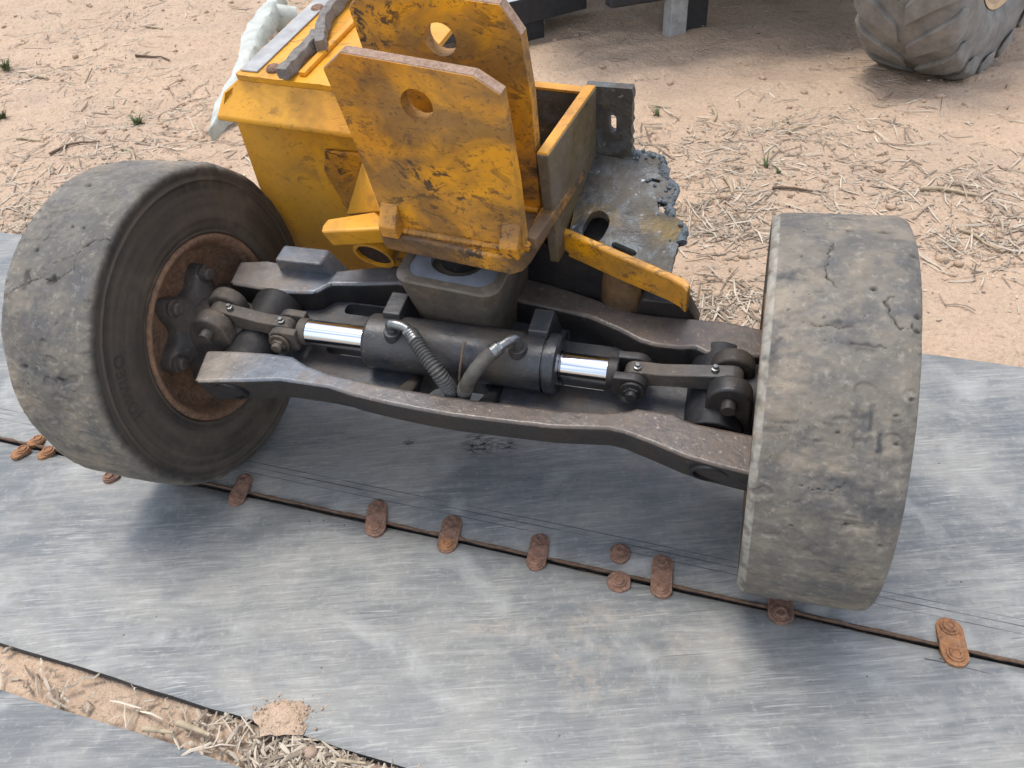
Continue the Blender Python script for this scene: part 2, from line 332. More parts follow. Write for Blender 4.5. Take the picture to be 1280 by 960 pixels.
def empty(name, loc):
    o = bpy.data.objects.new(name, None); o.empty_display_size = .1; o.location = loc; COL.objects.link(o); return o
def root_of(o):
    while o.parent: o = o.parent
    return o
def build(mb, name, mat, parent=None, bevel=0., seg=2, smooth=40, origin=None, fixn=True):
    base = Vector(root_of(parent).location) if parent else Vector(origin if origin is not None else (0, 0, 0))
    me = bpy.data.meshes.new(name); me.from_pydata([tuple(q-base) for q in mb.v], [], mb.f)
    if fixn:
        import bmesh
        b = bmesh.new(); b.from_mesh(me); bmesh.ops.recalc_face_normals(b, faces=b.faces); b.to_mesh(me); b.free()
    for k, vals in mb.att.items():
        a = me.attributes.new(k, 'FLOAT', 'POINT'); a.data.foreach_set('value', vals)
    me.materials.append(M[mat] if isinstance(mat, str) else mat)
    if smooth:
        me.shade_smooth(); me.set_sharp_from_angle(angle=R_(smooth))
    o = bpy.data.objects.new(name, me); COL.objects.link(o)
    if parent: o.parent = parent
    else: o.location = base
    if bevel:
        md = o.modifiers.new('bevel', 'BEVEL'); md.width = bevel; md.segments = seg; md.limit_method = 'ANGLE'; md.angle_limit = R_(30)
        wn = o.modifiers.new('wn', 'WEIGHTED_NORMAL'); wn.keep_sharp = False
        me.set_sharp_from_angle(angle=R_(180))
    return o
def tag(o, label=None, cat=None, group=None, kind=None):
    if label: o['label'] = label
    if cat: o['category'] = cat
    if group: o['group'] = group
    if kind: o['kind'] = kind
    return o

# ------------------------------------------------------------------ frames
CL = Vector((-.71138, 1.45831, .34484)); CR = Vector((.53662, 1.05001, .33806))
OA = Vector((-.08738, 1.25416, .33995))
e1 = (Vector((.53662, 1.05001, .33506))-CL).normalized()
yp = Vector((0, 0, 1)).cross(e1).normalized(); zp = e1.cross(yp)
TH = R_(10); e2 = math.cos(TH)*yp+math.sin(TH)*zp; e3 = -math.sin(TH)*yp+math.cos(TH)*zp
def F(u, v, w): return OA+e1*u+e2*v+e3*w          # axle frame: along, away, up
ya = R_(-6); c1 = math.cos(ya)*e1+math.sin(ya)*e2; c2 = -math.sin(ya)*e1+math.cos(ya)*e2
def C(u, v, w): return OA+c1*u+c2*v+e3*w          # frame of the yellow chassis piece
def Wd(x, y, z): return Vector((x, y, z))

def onw2(px, py, w):
    d = ray(px, py); o = CAMP-OA; t = (w-o.dot(e3))/d.dot(e3); p = o+d*t; return p.dot(c1), p.dot(c2)
def onv(px, py, v):
    d = ray(px, py); o = CAMP-OA; t = (v-o.dot(c2))/d.dot(c2); p = o+d*t; return p.dot(c1), p.dot(e3)
# ------------------------------------------------------------------ ground
BX = Vector((math.cos(BELT_A), math.sin(BELT_A), 0)); BY = Vector((-BX.y, BX.x, 0))
def bc(p): return p.dot(BX), p.dot(BY)
S_SEAM = bc(gnd(640, 686))[1]; S_UP = bc(gnd(0, 287))[1]; S_LO = bc(gnd(180, 855))[1]; S_C = bc(gnd(150, 905))[1]
BT = .016
def ground_h(x, y):
    s = bc(Vector((x, y, 0)))[1]
    h = noise.fractal(Vector((x*.9, y*.9, 3)), 1., 2., 4)*.045+noise.fractal(Vector((x*4.2, y*4.2, 7)), .9, 2., 5)*.018
    h += max(0, noise.noise(Vector((x*2.2, y*3.1, 1))))*.02
    h += .026*noise.fractal(Vector((x*1.6+y*.5, y*6.5-x*1.2, 4)), .9, 2., 3)
    h = h*.8-.014
    if s < S_UP+.25:
        k = min(1, max(0, (S_UP+.25-s)/.30)); h = h*(1-k)+(-.045+h*.12)*k
    if S_C-.03 < s < S_LO+.03: h = -.034+noise.fractal(Vector((x*14, y*14, 2)), .9, 2., 4)*.010
    return h
mb = MB(); NX, NY = 400, 300; X0, X1, Y0, Y1 = -5., 5.2, .1, 8.2
gz = {}
for j in range(NY+1):
    for i in range(NX+1):
        ty = j/NY; y = Y0+(Y1-Y0)*(ty*.55+.45*ty*ty); x = X0+(X1-X0)*i/NX
        z = ground_h(x, y)
        if i in (0, NX) or j in (0, NY): z = -.30
        mb.v.append(Vector((x, y, z)))
for j in range(NY):
    for i in range(NX):
        a = j*(NX+1)+i; mb.f.append((a, a+1, a+NX+2, a+NX+1))
tag(build(mb, 'ground', 'dirt', smooth=180, fixn=False), kind='structure')
mb = MB(); mb.add([(-400, -400, -.22), (400, -400, -.22), (400, 400, -.22), (-400, 400, -.22)], [(0, 1, 2, 3)])
tag(build(mb, 'terrain', 'dirt', fixn=False), kind='structure')

# ------------------------------------------------------------------ belts
def wav(t, s, a): return a*noise.noise(Vector((t*1.1, s*2.3, 5)))
def belt(name, s0, s1, t0, t1, mat, e0, e1_, label, zoff=0., amp=.004):
    mb = MB(); nt, ns = 150, 24
    for side in (0, 1):
        for j in range(ns+1):
            for i in range(nt+1):
                t = t0+(t1-t0)*i/nt; f = j/ns
                a = s0+e0(t); b = s1+e1_(t); s = a+(b-a)*f
                sag = -.010*(max(0, 1-f/.06)**2+max(0, (f-.94)/.06)**2)
                z = zoff+wav(t, s, amp)+sag-(BT if side else 0)
                mb.v.append(BX*t+BY*s+Vector((0, 0, z)))
    n = (nt+1)*(ns+1)
    for j in range(ns):
        for i in range(nt):
            a = j*(nt+1)+i; mb.f.append((a, a+1, a+nt+2, a+nt+1)); mb.f.append((n+a, n+a+nt+1, n+a+nt+2, n+a+1))
    for i in range(nt):
        a = i; mb.f.append((a, n+a, n+a+1, a+1)); a = ns*(nt+1)+i; mb.f.append((a, a+1, n+a+1, n+a))
    for j in range(ns):
        a = j*(nt+1); mb.f.append((a, a+nt+1, n+a+nt+1, n+a)); a += nt; mb.f.append((a, n+a, n+a+nt+1, a+nt+1))
    o = build(mb, name, mat, smooth=40, fixn=False)
    # the cut edge of the belt is darker rubber
    o.data.materials.append(M['belt_edge'])
    for i in range(2*nt*ns, len(o.data.polygons)): o.data.polygons[i].material_index = 1
    return tag(o, label, 'rubber belt', 'rubber belting laid on the dirt')
ne = lambda k, a=.004: (lambda t: a*noise.noise(Vector((t*3.1, k, 0)))+a*.4*noise.noise(Vector((t*14, k, 3))))
GAP = lambda t: .004+.004*max(0, noise.noise(Vector((t*2.2, 11, 0))))
belt('conveyor_belt', S_SEAM+.006, S_UP, -3.2, 3.2, 'belt2', ne(1, .003), ne(2, .006), 'grey rubber belt lying under the wheels, behind the riveted seam', 0.)
belt('conveyor_belt', S_LO, S_SEAM-.006, -3.2, 3.2, 'belt', ne(4, .006), ne(5, .003), 'broad scuffed rubber belt in front of the riveted seam', -.004)
belt('conveyor_belt', S_C-1.2, S_C, -3.2, 3.2, 'belt3', ne(7, .004), ne(8, .006), 'blue-grey rubber belt across the strip of bare dirt, bottom left corner', -.006)
# bead of frayed cord along the seam
path = []; rad = []
for i in range(400):
    t = -1.8+3.2*i/399; path.append(BX*t+BY*(S_SEAM-.001+.0015*noise.noise(Vector((t*9, 3, 3))))+Vector((0, 0, -.0045+.0025*noise.noise(Vector((t*23, 8, 1)))))); rad.append(.0036+.0022*noise.noise(Vector((t*40, 2, 2))))
mb = MB(); mb.tube(path, rad, 7)
tag(build(mb, 'seam_cord', 'cord', smooth=180), 'thin brown frayed cord pressed into the belt seam', 'cord')

def stadium(L, W, n=8):
    pts = []
    for k in range(n+1):
        a = -math.pi/2+math.pi*k/n; pts.append((L/2-W/2+W/2*math.cos(a), W/2*math.sin(a)))
    for k in range(n+1):
        a = math.pi/2+math.pi*k/n; pts.append((-L/2+W/2+W/2*math.cos(a), W/2*math.sin(a)))
    return pts
def clip(pa, pb, label, mat='rust', boltmat=None, bolts=(0, 1), width=.040, lift=.0):
    A = gnd(*pa); B = gnd(*pb); c = (A+B)/2; L = max((A-B).length, width*1.15); d = (A-B).normalized(); w = Vector((-d.y, d.x, 0))
    z0 = -.001+lift
    root = empty('belt_fastener', c); tag(root, label, 'belt fastener', 'rusty belt fasteners along the seam')
    rj = random.Random(int(pa[0]*7+pa[1])); width *= rj.uniform(.92, 1.1); ph_ = rj.random()*50
    poly = [(x*(1+.05*noise.noise(Vector((x*60, y*60, ph_)))), y*(1+.12*noise.noise(Vector((x*55, y*55, ph_+9))))) for x, y in stadium(L, width, 10)]; mb = MB()
    bend = lambda x: z0+.006*noise.noise(Vector((x*26+c.x*7, c.y, ph_)))-.002*abs(x/L)
    mb.prism([c+d*x+w*y+Vector((0, 0, bend(x)-.004)) for x, y in poly], [c+d*x+w*y+Vector((0, 0, bend(x)+.0045)) for x, y in poly])
    build(mb, 'fastener_plate', mat, root, .0015)
    for k in bolts:
        x = (1 if k == 0 else -1)*(L/2-width*.5); q = c+d*x; zz = bend(x)+.0045
        mb = MB(); k0 = rj.uniform(.95, 1.15); prof = [(.0145*k0, 0), (.0145*k0, .0022), (.0115*k0, .0026), (.0105*k0, .0065), (.0075, .0072), (.006, .0045), (.0, .0042)]
        rings = [[q+Vector((r*math.cos(a), r*math.sin(a), zz+h)) for a in [2*math.pi*i/14+k for i in range(14)]] for r, h in prof[:-1]]
        mb.loops(rings); build(mb, 'fastener_bolt', (boltmat or {}).get(k, mat), root, 0)
    return root
clip((27, 572), (23, 561), 'flat orange-rusted fastener half, leftmost on the seam', 'rust2', bolts=(0,), width=.034) if False else None
clip((14, 573), (38, 560), 'small orange-rusted fastener lying left of the left tyre', 'rust2', bolts=(1,), width=.030)
clip((46, 572), (68, 560), 'orange-rusted fastener half tucked against the left tyre', 'rust2', bolts=(1,), width=.030)
clip((34, 556), (56, 545), 'rusty fastener at the lifted belt edge behind the left tyre', 'rust2', bolts=(1,), width=.034)
clip((128, 600), (150, 592), 'rusty fastener almost hidden under the left tyre', 'rust', bolts=(0,), width=.032)
clip((308, 593), (292, 632), 'narrow rusty fastener just right of the left tyre', 'rust')
clip((473, 625), (468, 671), 'rusty fastener second from the left tyre, dull brown bolts', 'rust')
clip((568, 644), (556, 691), 'rusty fastener with one bright orange bolt at its near end', 'rust', {1: 'rust2'})
clip((677, 667), (668, 713), 'rusty fastener in the middle of the seam, left of the broken one', 'rust')
clip((776, 683), (774, 701), 'far half of the snapped fastener at the hole in the seam', 'rust', bolts=(0,), width=.042)
clip((775, 717), (772, 737), 'near half of the snapped fastener at the hole in the seam', 'rust', bolts=(1,), width=.042)
clip((828, 695), (826, 747), 'long rusty fastener right of the snapped one', 'rust')
clip((977, 738), (975, 781), 'rusty fastener half covered by the right tyre', 'rust', bolts=(1,), width=.042)
clip((1183, 772), (1197, 834), 'pale rusty fastener on its own, right of the right tyre', 'rust2', width=.046)

# ------------------------------------------------------------------ the axle assembly
AX = empty('steer_axle', OA-Vector((0, 0, OA.z)))
tag(AX, 'steer axle with two worn tyres and a cut-off yellow chassis piece', 'axle')

# ---- wheels
TW, TR = .2113, .340
def tyre_cyl_hit(px, py, Cw, A, B, U, r=TR):
    d = ray(px, py); o = CAMP-Cw
    d2 = d-A*d.dot(A); o2 = o-A*o.dot(A)
    a = d2.dot(d2); b = 2*d2.dot(o2); c = o2.dot(o2)-r*r; D = b*b-4*a*c
    if D < 0: t = -b/(2*a)
    else: t = (-b-math.sqrt(D))/(2*a)
    p = o+d*t; return p.dot(A), math.atan2(p.dot(U), p.dot(B))
def make_wheel(Cw, yaw, camb, inner, scars, stains, chips, TC):
    # inner=+1: the side facing the axle is +A
    A = Vector((math.cos(yaw)*math.cos(camb), math.sin(yaw)*math.cos(camb), math.sin(camb))); B = Vector((-math.sin(yaw), math.cos(yaw), 0)); U = A.cross(B)
    hub = None
    # profile from +side bead round the tread to -side bead: (a, r, treadfac)
    half0 = [(.092, .196, 0), (.1000, .199, 0), (.1035, .203, 0), (.1020, .207, 0), (.1045, .212, 0), (.1070, .222, 0), (.1072, .236, 0), (.1062, .252, 0), (.1050, .268, 0), (.1040, .284, 0), (.1034, .296, 0), (.1040, .303, 0), (.1062, .305, 0), (.1064, .308, 0), (.1045, .310, .0), (.1042, .314, .0), (.1050, .318, .05), (.1056, .323, .15), (.1050, .328, .35), (.1026, .3325, .75), (.0980, .3358, 1), (.0925, .3376, 1), (.086, .3386, 1)]
    if inner < 0:
        half0 = [(min(a, .1035), r, t) if r < .326 else (a, r, t) for a, r, t in half0]
        half0 = half0[:-6]+[(.1045, .3200, .6), (.1056, .3245, 1), (.1050, .3285, 1), (.1026, .3325, 1), (.0980, .3358, 1), (.0925, .3376, 1), (.086, .3386, 1)]
    half = []
    for (p, q) in zip(half0[:-1], half0[1:]):
        for k in range(3): half.append(tuple(p[i]+(q[i]-p[i])*k/3 for i in range(3)))
    half.append(half0[-1]); pale = []; ringv = []
    NA = 110
    a_s = half0[-1][0]; prof = half+[(a_s-2*a_s*k/NA, .3386+.0014*math.sin(math.pi*k/NA), 1) for k in range(1, NA)]+[(-a, r, t) for a, r, t in half[::-1]]
    mb = MB(); tread = []; scar = []; stain = []
    S = [[tyre_cyl_hit(x, y, Cw, A, B, U) for x, y in pl[0]]+[pl[1:]] for pl in scars]
    ST = [(tyre_cyl_hit(x, y, Cw, A, B, U), rx, ry, st) for (x, y), rx, ry, st in stains]
    CH = [(tyre_cyl_hit(x, y, Cw, A, B, U), rx, dp) for (x, y), rx, dp in chips]
    sd = Cw.x*3
    def segd(a, th, p, q):
        ax, ay = p[0], p[1]*TR; bx, by = q[0], q[1]*TR; px, py = a, th*TR
        dx, dy = bx-ax, by-ay; L2 = dx*dx+dy*dy+1e-12; t = max(0, min(1, ((px-ax)*dx+(py-ay)*dy)/L2))
        return math.hypot(px-ax-t*dx, py-ay-t*dy), t
    rings = []
    thm = tyre_cyl_hit(*TC, Cw, A, B, U)[1]; ang = []
    t = thm-1.45
    while t < thm+1.45: ang.append(t); t += .0062
    while t < thm-1.45+2*math.pi-.01: ang.append(t); t += .03
    for a, r, tf in prof:
        ring = []
        for th in ang:
            if th > math.pi: th -= 2*math.pi
            if th < -math.pi: th += 2*math.pi
            ct, sn = math.cos(th), math.sin(th)
            dr = 0; sc = 0; stv = 0; tfv = tf
            if tf > .1:
                dr += .0030*noise.noise(Vector((ct*5, sn*5, a*16+sd)))+.0012*noise.fractal(Vector((ct*22, sn*22, a*60+sd)), .9, 2, 3)
                gq = noise.noise(Vector((ct*15+3, sn*15, a*26+sd)))
                if gq > .42: dr -= min(.0022, (gq-.42)*.03)
                gs = noise.noise(Vector((ct*55, sn*55, a*22+sd)))*noise.noise(Vector((ct*6, sn*6, a*18+5)))
                if gs > .20: dr -= .0006; stv = .4
                wj = noise.noise(Vector((ct*38, sn*38, a*110))); wk = noise.noise(Vector((ct*38+7, sn*38, a*110)))
                for pl in S:
                    w, dep = pl[-1]
                    for p, q in zip(pl[:-2], pl[1:-1]):
                        if abs(th-p[1]) > .6 and abs(th-q[1]) > .6: continue
                        d, t = segd(a+.0050*wj, th+.010*wk, p, q)
                        w = w*(.75+.9*noise.noise(Vector((ct*9, sn*9, a*30)))); w = max(w, .0007)
                        if d < w: dr -= dep*(1-d/w); sc = max(sc, min(.8, 1.2*(1-d/w)))
                for (ca, cth), rx, dp in CH:
                    d = math.hypot((a-ca)/rx, (th-cth)*TR/(rx*.6)); d += .35*noise.noise(Vector((ct*40, sn*40, a*110)))
                    if d < 1: dr -= dp*(1-d); sc = max(sc, .9*(1-d))
                for (ca, cth), rx, ry, stn in ST:
                    d = math.hypot((a-ca)/rx, (th-cth)*TR/ry)+.8*noise.fractal(Vector((ct*26, sn*26, a*75)), .9, 2, 3)
                    if d < 1: stv = max(stv, stn*(1-d))
                if tf < 1: tfv = max(0, min(1, tf+.22*noise.noise(Vector((ct*13, sn*13, a*20)))+.12*noise.noise(Vector((ct*50, sn*50, a*60)))))
            else:
                dr += .0008*noise.noise(Vector((ct*6, sn*6, a*20+sd)))
            ring.append(Cw+A*a+(r+dr)*(ct*B+sn*U)); tread.append(tfv); scar.append(sc); stain.append(stv)
            pale.append(1. if inner < 0 and tf > .5 and a > 0 and False else (max(0, min(1, .7+1.5*noise.fractal(Vector((ct*14, sn*14, a*70)), .9, 2, 3))) if inner < 0 and a < -.0935 and r > .322 else 0)); ringv.append(max(0, min(1, .5+.9*noise.noise(Vector((r*95, ct*1.3, sn*1.3)))+.5*noise.noise(Vector((r*260, ct*.8, sn*.8))))) if tf < .1 else 0)
        rings.append(ring)
    mb.loops(rings, False, False); mb.att = dict(tread=tread, scar=scar, stain=stain, pale=pale, ring=ringv)
    # wheel disc and rim
    g = inner
    rp = [(.1040, .1860), (.1068, .1900), (.1068, .1945), (.1040, .1978), (.0980, .1985), (.090, .190), (-.090, .190), (-.096, .196), (-.1, .1985), (-.105, .1975), (-.1047, .1925), (-.098, .187), (-.085, .181), (.045*g-.014, .176), (.045*g-.006, .160), (.045*g-.006, .06), (.045*g+.006, .06), (.045*g+.006, .158), (.045*g+.014, .170), (.080, .175), (.098, .180), (.1040, .1860)]
    rb = MB(); rb.lathe(Cw, A, B, U, rp, 96)
    wh = build(rb, 'wheel', 'rim', AX, 0, smooth=50)
    ty = build(mb, 'tyre', 'rubber', wh, 0, smooth=70)
    # hub casting with lobes and bolts
    hb = MB(); ringz = []
    a0 = 66
    def star(r_in, amp, aa):
        out = []
        for k in range(120):
            t = 2*math.pi*k/120; f = (.5+.5*math.cos(6*(t-R_(a0))))**1.4
            out.append(Cw+A*aa*g+(r_in+amp*f)*(math.cos(t)*B+math.sin(t)*U))
        return out
    hb.loops([star(.090, .048, -.01), star(.088, .046, .072), star(.084, .043, .080), star(.070, .035, .084), star(.058, .004, .098), star(.05, .0, .112)])
    build(hb, 'hub', 'cast_dust', wh, 0, smooth=60)
    for k in range(6):
        t = R_(a0+60*k); c = Cw+A*(.078*g)+.113*(math.cos(t)*B+math.sin(t)*U)
        nb = MB(); nb.loops([[c+A*g*h+rr*(math.cos(2*math.pi*i/12)*B+math.sin(2*math.pi*i/12)*U) for i in range(12)] for h, rr in ((0, .019), (.006, .0195), (.0065, .0145), (.016, .0135), (.019, .010))])
        build(nb, 'wheel_bolt', 'cast_dust', wh, 0, smooth=40)
    return wh, A, B, U
sc_l = [([(142, 284), (137, 296), (118, 302), (105, 310), (95, 322), (92, 336), (74, 349), (60, 352), (55, 346), (47, 349), (38, 352), (34, 343)], .0020, .0035),
        ([(0, 375), (20, 360), (44, 350)], .0016, .0015), ([(55, 300), (62, 292)], .002, .003)]
ch_l = [((111, 230), .009, .007), ((48, 262), .006, .005), ((75, 231), .006, .005), ((75, 475), .009, .007), ((30, 459), .007, .006), ((44, 312), .007, .005), ((104, 285), .005, .004), ((90, 283), .005, .004), ((36, 480), .004, .004), ((92, 490), .004, .004)]
st_l = [((70, 275), .04, .05, .35), ((95, 560), .05, .03, .5), ((45, 400), .03, .05, .25), ((75, 474), .016, .016, .8), ((60, 255), .03, .02, .4), ((46, 310), .012, .012, .6), ((30, 460), .012, .02, .6)]
wl, WA, WB, WU = make_wheel(CL, -.3681, .0679, 1, sc_l, st_l, ch_l, (70, 390))
sc_r = [([(1042, 302), (1036, 316), (1033, 330), (1035, 345), (1045, 358)], .0017, .003),
        ([(1106, 378), (1112, 388), (1120, 403), (1128, 411), (1138, 409), (1141, 404)], .0030, .0045), ([(1104, 378), (1116, 371)], .0016, .002),
        ([(936, 717), (958, 721), (977, 725)], .0016, .003), ([(996, 607), (1022, 612), (1042, 613)], .0015, .0025), ([(1042, 613), (1054, 604)], .0015, .002),
        ([(1000, 402), (1024, 407), (1069, 411)], .0018, .002), ([(1030, 425), (1075, 431), (1114, 434)], .0016, .0015)]
ch_r = [((1062, 287), .010, .008), ((1106, 289), .012, .010), ((1061, 274), .008, .008), ((1092, 360), .007, .006), ((1002, 320), .003, .005), ((1057, 657), .005, .006), ((1148, 394), .008, .009), ((1147, 412), .007, .007), ((1145, 318), .008, .008), ((989, 658), .004, .004), ((1100, 684), .005, .005), ((1140, 500), .006, .006), ((1030, 397), .004, .003), ((1120, 520), .005, .004), ((1047, 541), .005, .004), ((1122, 557), .005, .004)]
st_r = [((975, 346), .020, .010, 1.), ((985, 342), .034, .02, .7), ((966, 440), .018, .03, .7), ((1088, 527), .006, .030, 1.), ((1076, 520), .020, .012, .9), ((1100, 552), .006, .03, 1.), ((1068, 555), .004, .02, .9), ((1130, 535), .02, .05, .6), ((1060, 600), .05, .015, .5), ((1045, 404), .03, .007, .8), ((1140, 340), .012, .05, .5), ((1120, 300), .06, .012, .4), ((1070, 430), .045, .006, .6), ((1100, 640), .03, .03, .4), ((1020, 640), .04, .02, .3), ((1000, 690), .05, .02, .3), ((1060, 275), .04, .008, .6)]
CRW = CR
wr, RA, RB, RU = make_wheel(CRW, -.325, .0534, -1, sc_r, st_r, ch_r, (1040, 500))
# raised lettering on the left side wall
def sidewall_text(txt, r, t0, size, parent):
    cu_ = bpy.data.curves.new('lettering', 'FONT'); cu_.body = txt; cu_.size = size; cu_.extrude = .0012; cu_.space_character = 1.15
    tmp = bpy.data.objects.new('lettering_tmp', cu_); COL.objects.link(tmp)
    dg = bpy.context.evaluated_depsgraph_get(); me = bpy.data.meshes.new_from_object(tmp.evaluated_get(dg))
    mb = MB(); base = Vector(AX.location)
    for v in me.vertices:
        t = t0-v.co.x/r; rr = r+v.co.y
        mb.v.append(CL+WA*(.1050-(rr-.262)*.055+v.co.z)+rr*(math.cos(t)*WB+math.sin(t)*WU))
    mb.f = [tuple(p.vertices) for p in me.polygons]
    mb.att = dict(tread=[0.]*len(mb.v), scar=[0.]*len(mb.v), stain=[0.]*len(mb.v))
    bpy.data.objects.remove(tmp); bpy.data.meshes.remove(me)
    return build(mb, 'raised_lettering', 'rubber', parent, 0, smooth=30)
sidewall_text('JOWIEO', .262, math.pi*1.02, .032, wl)

# ---- axle beam
def var_prism(top, bot): mb = MB(); mb.prism(bot, top); return mb
nb_ = [(-.505, -.105), (-.44, -.096), (-.373, -.090), (-.320, -.090), (-.303, -.098), (-.28, -.108), (-.224, -.120), (-.124, -.128), (-.06, -.130), (0, -.131), (.06, -.131), (.126, -.128), (.22, -.127), (.30, -.118), (.335, -.108), (.353, -.098), (.417, -.098), (.437, -.108), (.455, -.113), (.56, -.121)]
nf_ = [(.56, -.205), (.50, -.198), (.445, -.189), (.390, -.172), (.338, -.158), (.311, -.156), (.217, -.170), (.126, -.174), (.036, -.177), (-.035, -.175), (-.089, -.172), (-.163, -.165), (-.218, -.155), (-.319, -.155), (-.394, -.171), (-.488, -.189)]
bz = lambda u: -.030-.012*math.cos(u*6)
ax_m = MB()
poly = nb_+nf_
top = [F(u, v, .060) for u, v in poly]; bot = [F(u, v+.004, -.034) for u, v in nb_]+[F(u, v+.018+.006*min(1, abs(u)/.4), -.014-.014*min(1, (abs(u)/.42)**2)) for u, v in nf_]
ax_m.prism(bot, top)
ff = [(-.560, .150), (-.495, .163), (-.45, .158), (-.328, .155), (-.27, .172), (-.205, .190), (-.1, .20), (0, .204), (.118, .189), (.22, .16), (.308, .133), (.36, .130), (.42, .133), (.48, .135), (.56, .125)]
fn = [(.56, .055), (.50, .048), (.455, .046), (.435, .056), (.407, .050), (.360, .050), (.334, .056), (.29, .078), (.231, .101), (.135, .117), (0, .133), (-.10, .136), (-.181, .135), (-.27, .118), (-.325, .110), (-.338, .092), (-.349, .080), (-.415, .072), (-.48, .075), (-.550, .079)]
poly = ff+fn
ax_m.prism([F(u, v, -.05) for u, v in poly], [F(u, v, .062) for u, v in poly])
def rrect(x0, x1, y0, y1, r, n=5):
    pts = []
    for cx, cy, a in ((x1-r, y1-r, 0), (x0+r, y1-r, 90), (x0+r, y0+r, 180), (x1-r, y0+r, 270)):
        for k in range(n+1): t = R_(a+90*k/n); pts.append((cx+r*math.cos(t), cy+r*math.sin(t)))
    return pts
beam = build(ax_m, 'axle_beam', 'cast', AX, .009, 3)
beam.data.materials.append(M['cast_brown'])        # grease and dirt on the sides, with their shade put into the colour
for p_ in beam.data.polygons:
    if p_.normal.dot(e3) < .5: p_.material_index = 1  # upward faces keep the lighter copy, sky sheen included in its colour
# web between the two flanges with slots narrowed to stop a sun patch below, and the hose pocket
wb = MB(); wb.holed([(-.40, -.125), (.440, -.112), (.440, .060), (.30, .115), (-.40, .115)], [rrect(-.292, -.185, -.032, .003, .015), rrect(-.297, -.20, .080, .110, .012), rrect(.185, .292, -.032, .003, .015), rrect(.18, .29, .080, .110, .012), rrect(-.062, .066, -.122, -.048, .025)], F, 2, -.032, .010)
build(wb, 'beam_web', 'cast_web', beam, 0, smooth=30)
for u in (-.078, .082):
    rb = MB(); rb.prism([F(u-.014, -.138, .0), F(u+.014, -.138, .0), F(u+.012, -.05, .0), F(u-.012, -.05, .0)], [F(u-.018, -.138, .054), F(u+.018, -.138, .054), F(u+.008, -.055, .014), F(u-.008, -.055, .014)])
    build(rb, 'beam_rib', 'cast_brown', beam, .006)
# brown, dirt-caked middle of the near flange is real dirt: a thin crust on the casting
# stop pads on the far flange
for s, (u0_, u1_) in ((-1, (-.445, -.34)), (1, (.325, .405))):
    pd = MB(); pd.prism([F(u0_-.022, .150, .02), F(u1_+.03, .150, .02), F(u1_+.03, .19, .02), F(u0_-.022, .19, .02)], [F(u0_, .120, .105), F(u1_, .120, .105), F(u1_, .17, .105), F(u0_, .17, .105)])
    build(pd, 'stop_pad', 'cast' if s < 0 else 'cast_brown', beam, .006)
# king pins with their end caps
for s in (-1, 1):
    u = .485*s if s > 0 else -.440
    kp = MB(); kp.cyl(F(u, -.105, .005), F(u, .078, .012), .052, .056, 28)
    build(kp, 'kingpin_barrel', 'cast_dark', AX, .004)
    nrm = (e2*-.955-e3*.29).normalized(); c = F(u+.005, -.185 if s > 0 else -.1665, .017)
    t1 = e1; t2 = nrm.cross(t1)
    kc = MB(); kc.loops([[c+nrm*h+r*(math.cos(a)*t1+math.sin(a)*t2) for a in [2*math.pi*i/28 for i in range(28)]] for h, r in ((-.02, .036), (.001, .036), (.003, .034), (.003, .029), (-.012, .028), (-.012, .016), (-.006, .013))])
    build(kc, 'kingpin_cap', 'cast_dark', AX, 0)
    # stub axle casting between king pin and hub
    Wc = CL if s < 0 else CRW; wa = WA if s < 0 else -RA
    kn = MB(); kn.tube([F(u, -.01, .01), F(u+.05*s, -.012, .012), Wc+wa*.115, Wc+wa*.09], [.050, .066, .070, .070], 28)
    build(kn, 'stub_axle', 'cast_dust' if s < 0 else 'cast_dark', AX, .004)
    # steering arm lug with pin
    lu = .505*s; lg = MB()
    for va, vb in ((-.078, -.042), (-.010, .022)):
        pts = [(lu-.038*math.cos(R_(a)), .078+.036*math.sin(R_(a))) for a in range(0, 181, 15)]
        pts = pts+[(lu+.042, .0), (lu-.042, .0)]
        lg.prism([F(x, va, z) for x, z in pts], [F(x, vb, z) for x, z in pts])
    lg.prism([F(lu-.03, -.06, -.03), F(lu+.05, -.06, -.03), F(lu+.05, .03, -.03), F(lu-.03, .03, -.03)], [F(lu-.036, -.07, .05), F(lu+.04, -.07, .05), F(lu+.04, .02, .05), F(lu-.036, .02, .05)])
    build(lg, 'steering_arm', 'cast_dust' if s < 0 else 'cast_brown', AX, .006)
    pn = MB(); pn.cyl(F(lu, -.098, .080), F(lu, .03, .080), .0125, None, 20)
    build(pn, 'arm_pin', 'cast_dust' if s < 0 else 'cast_brown', AX, .002)

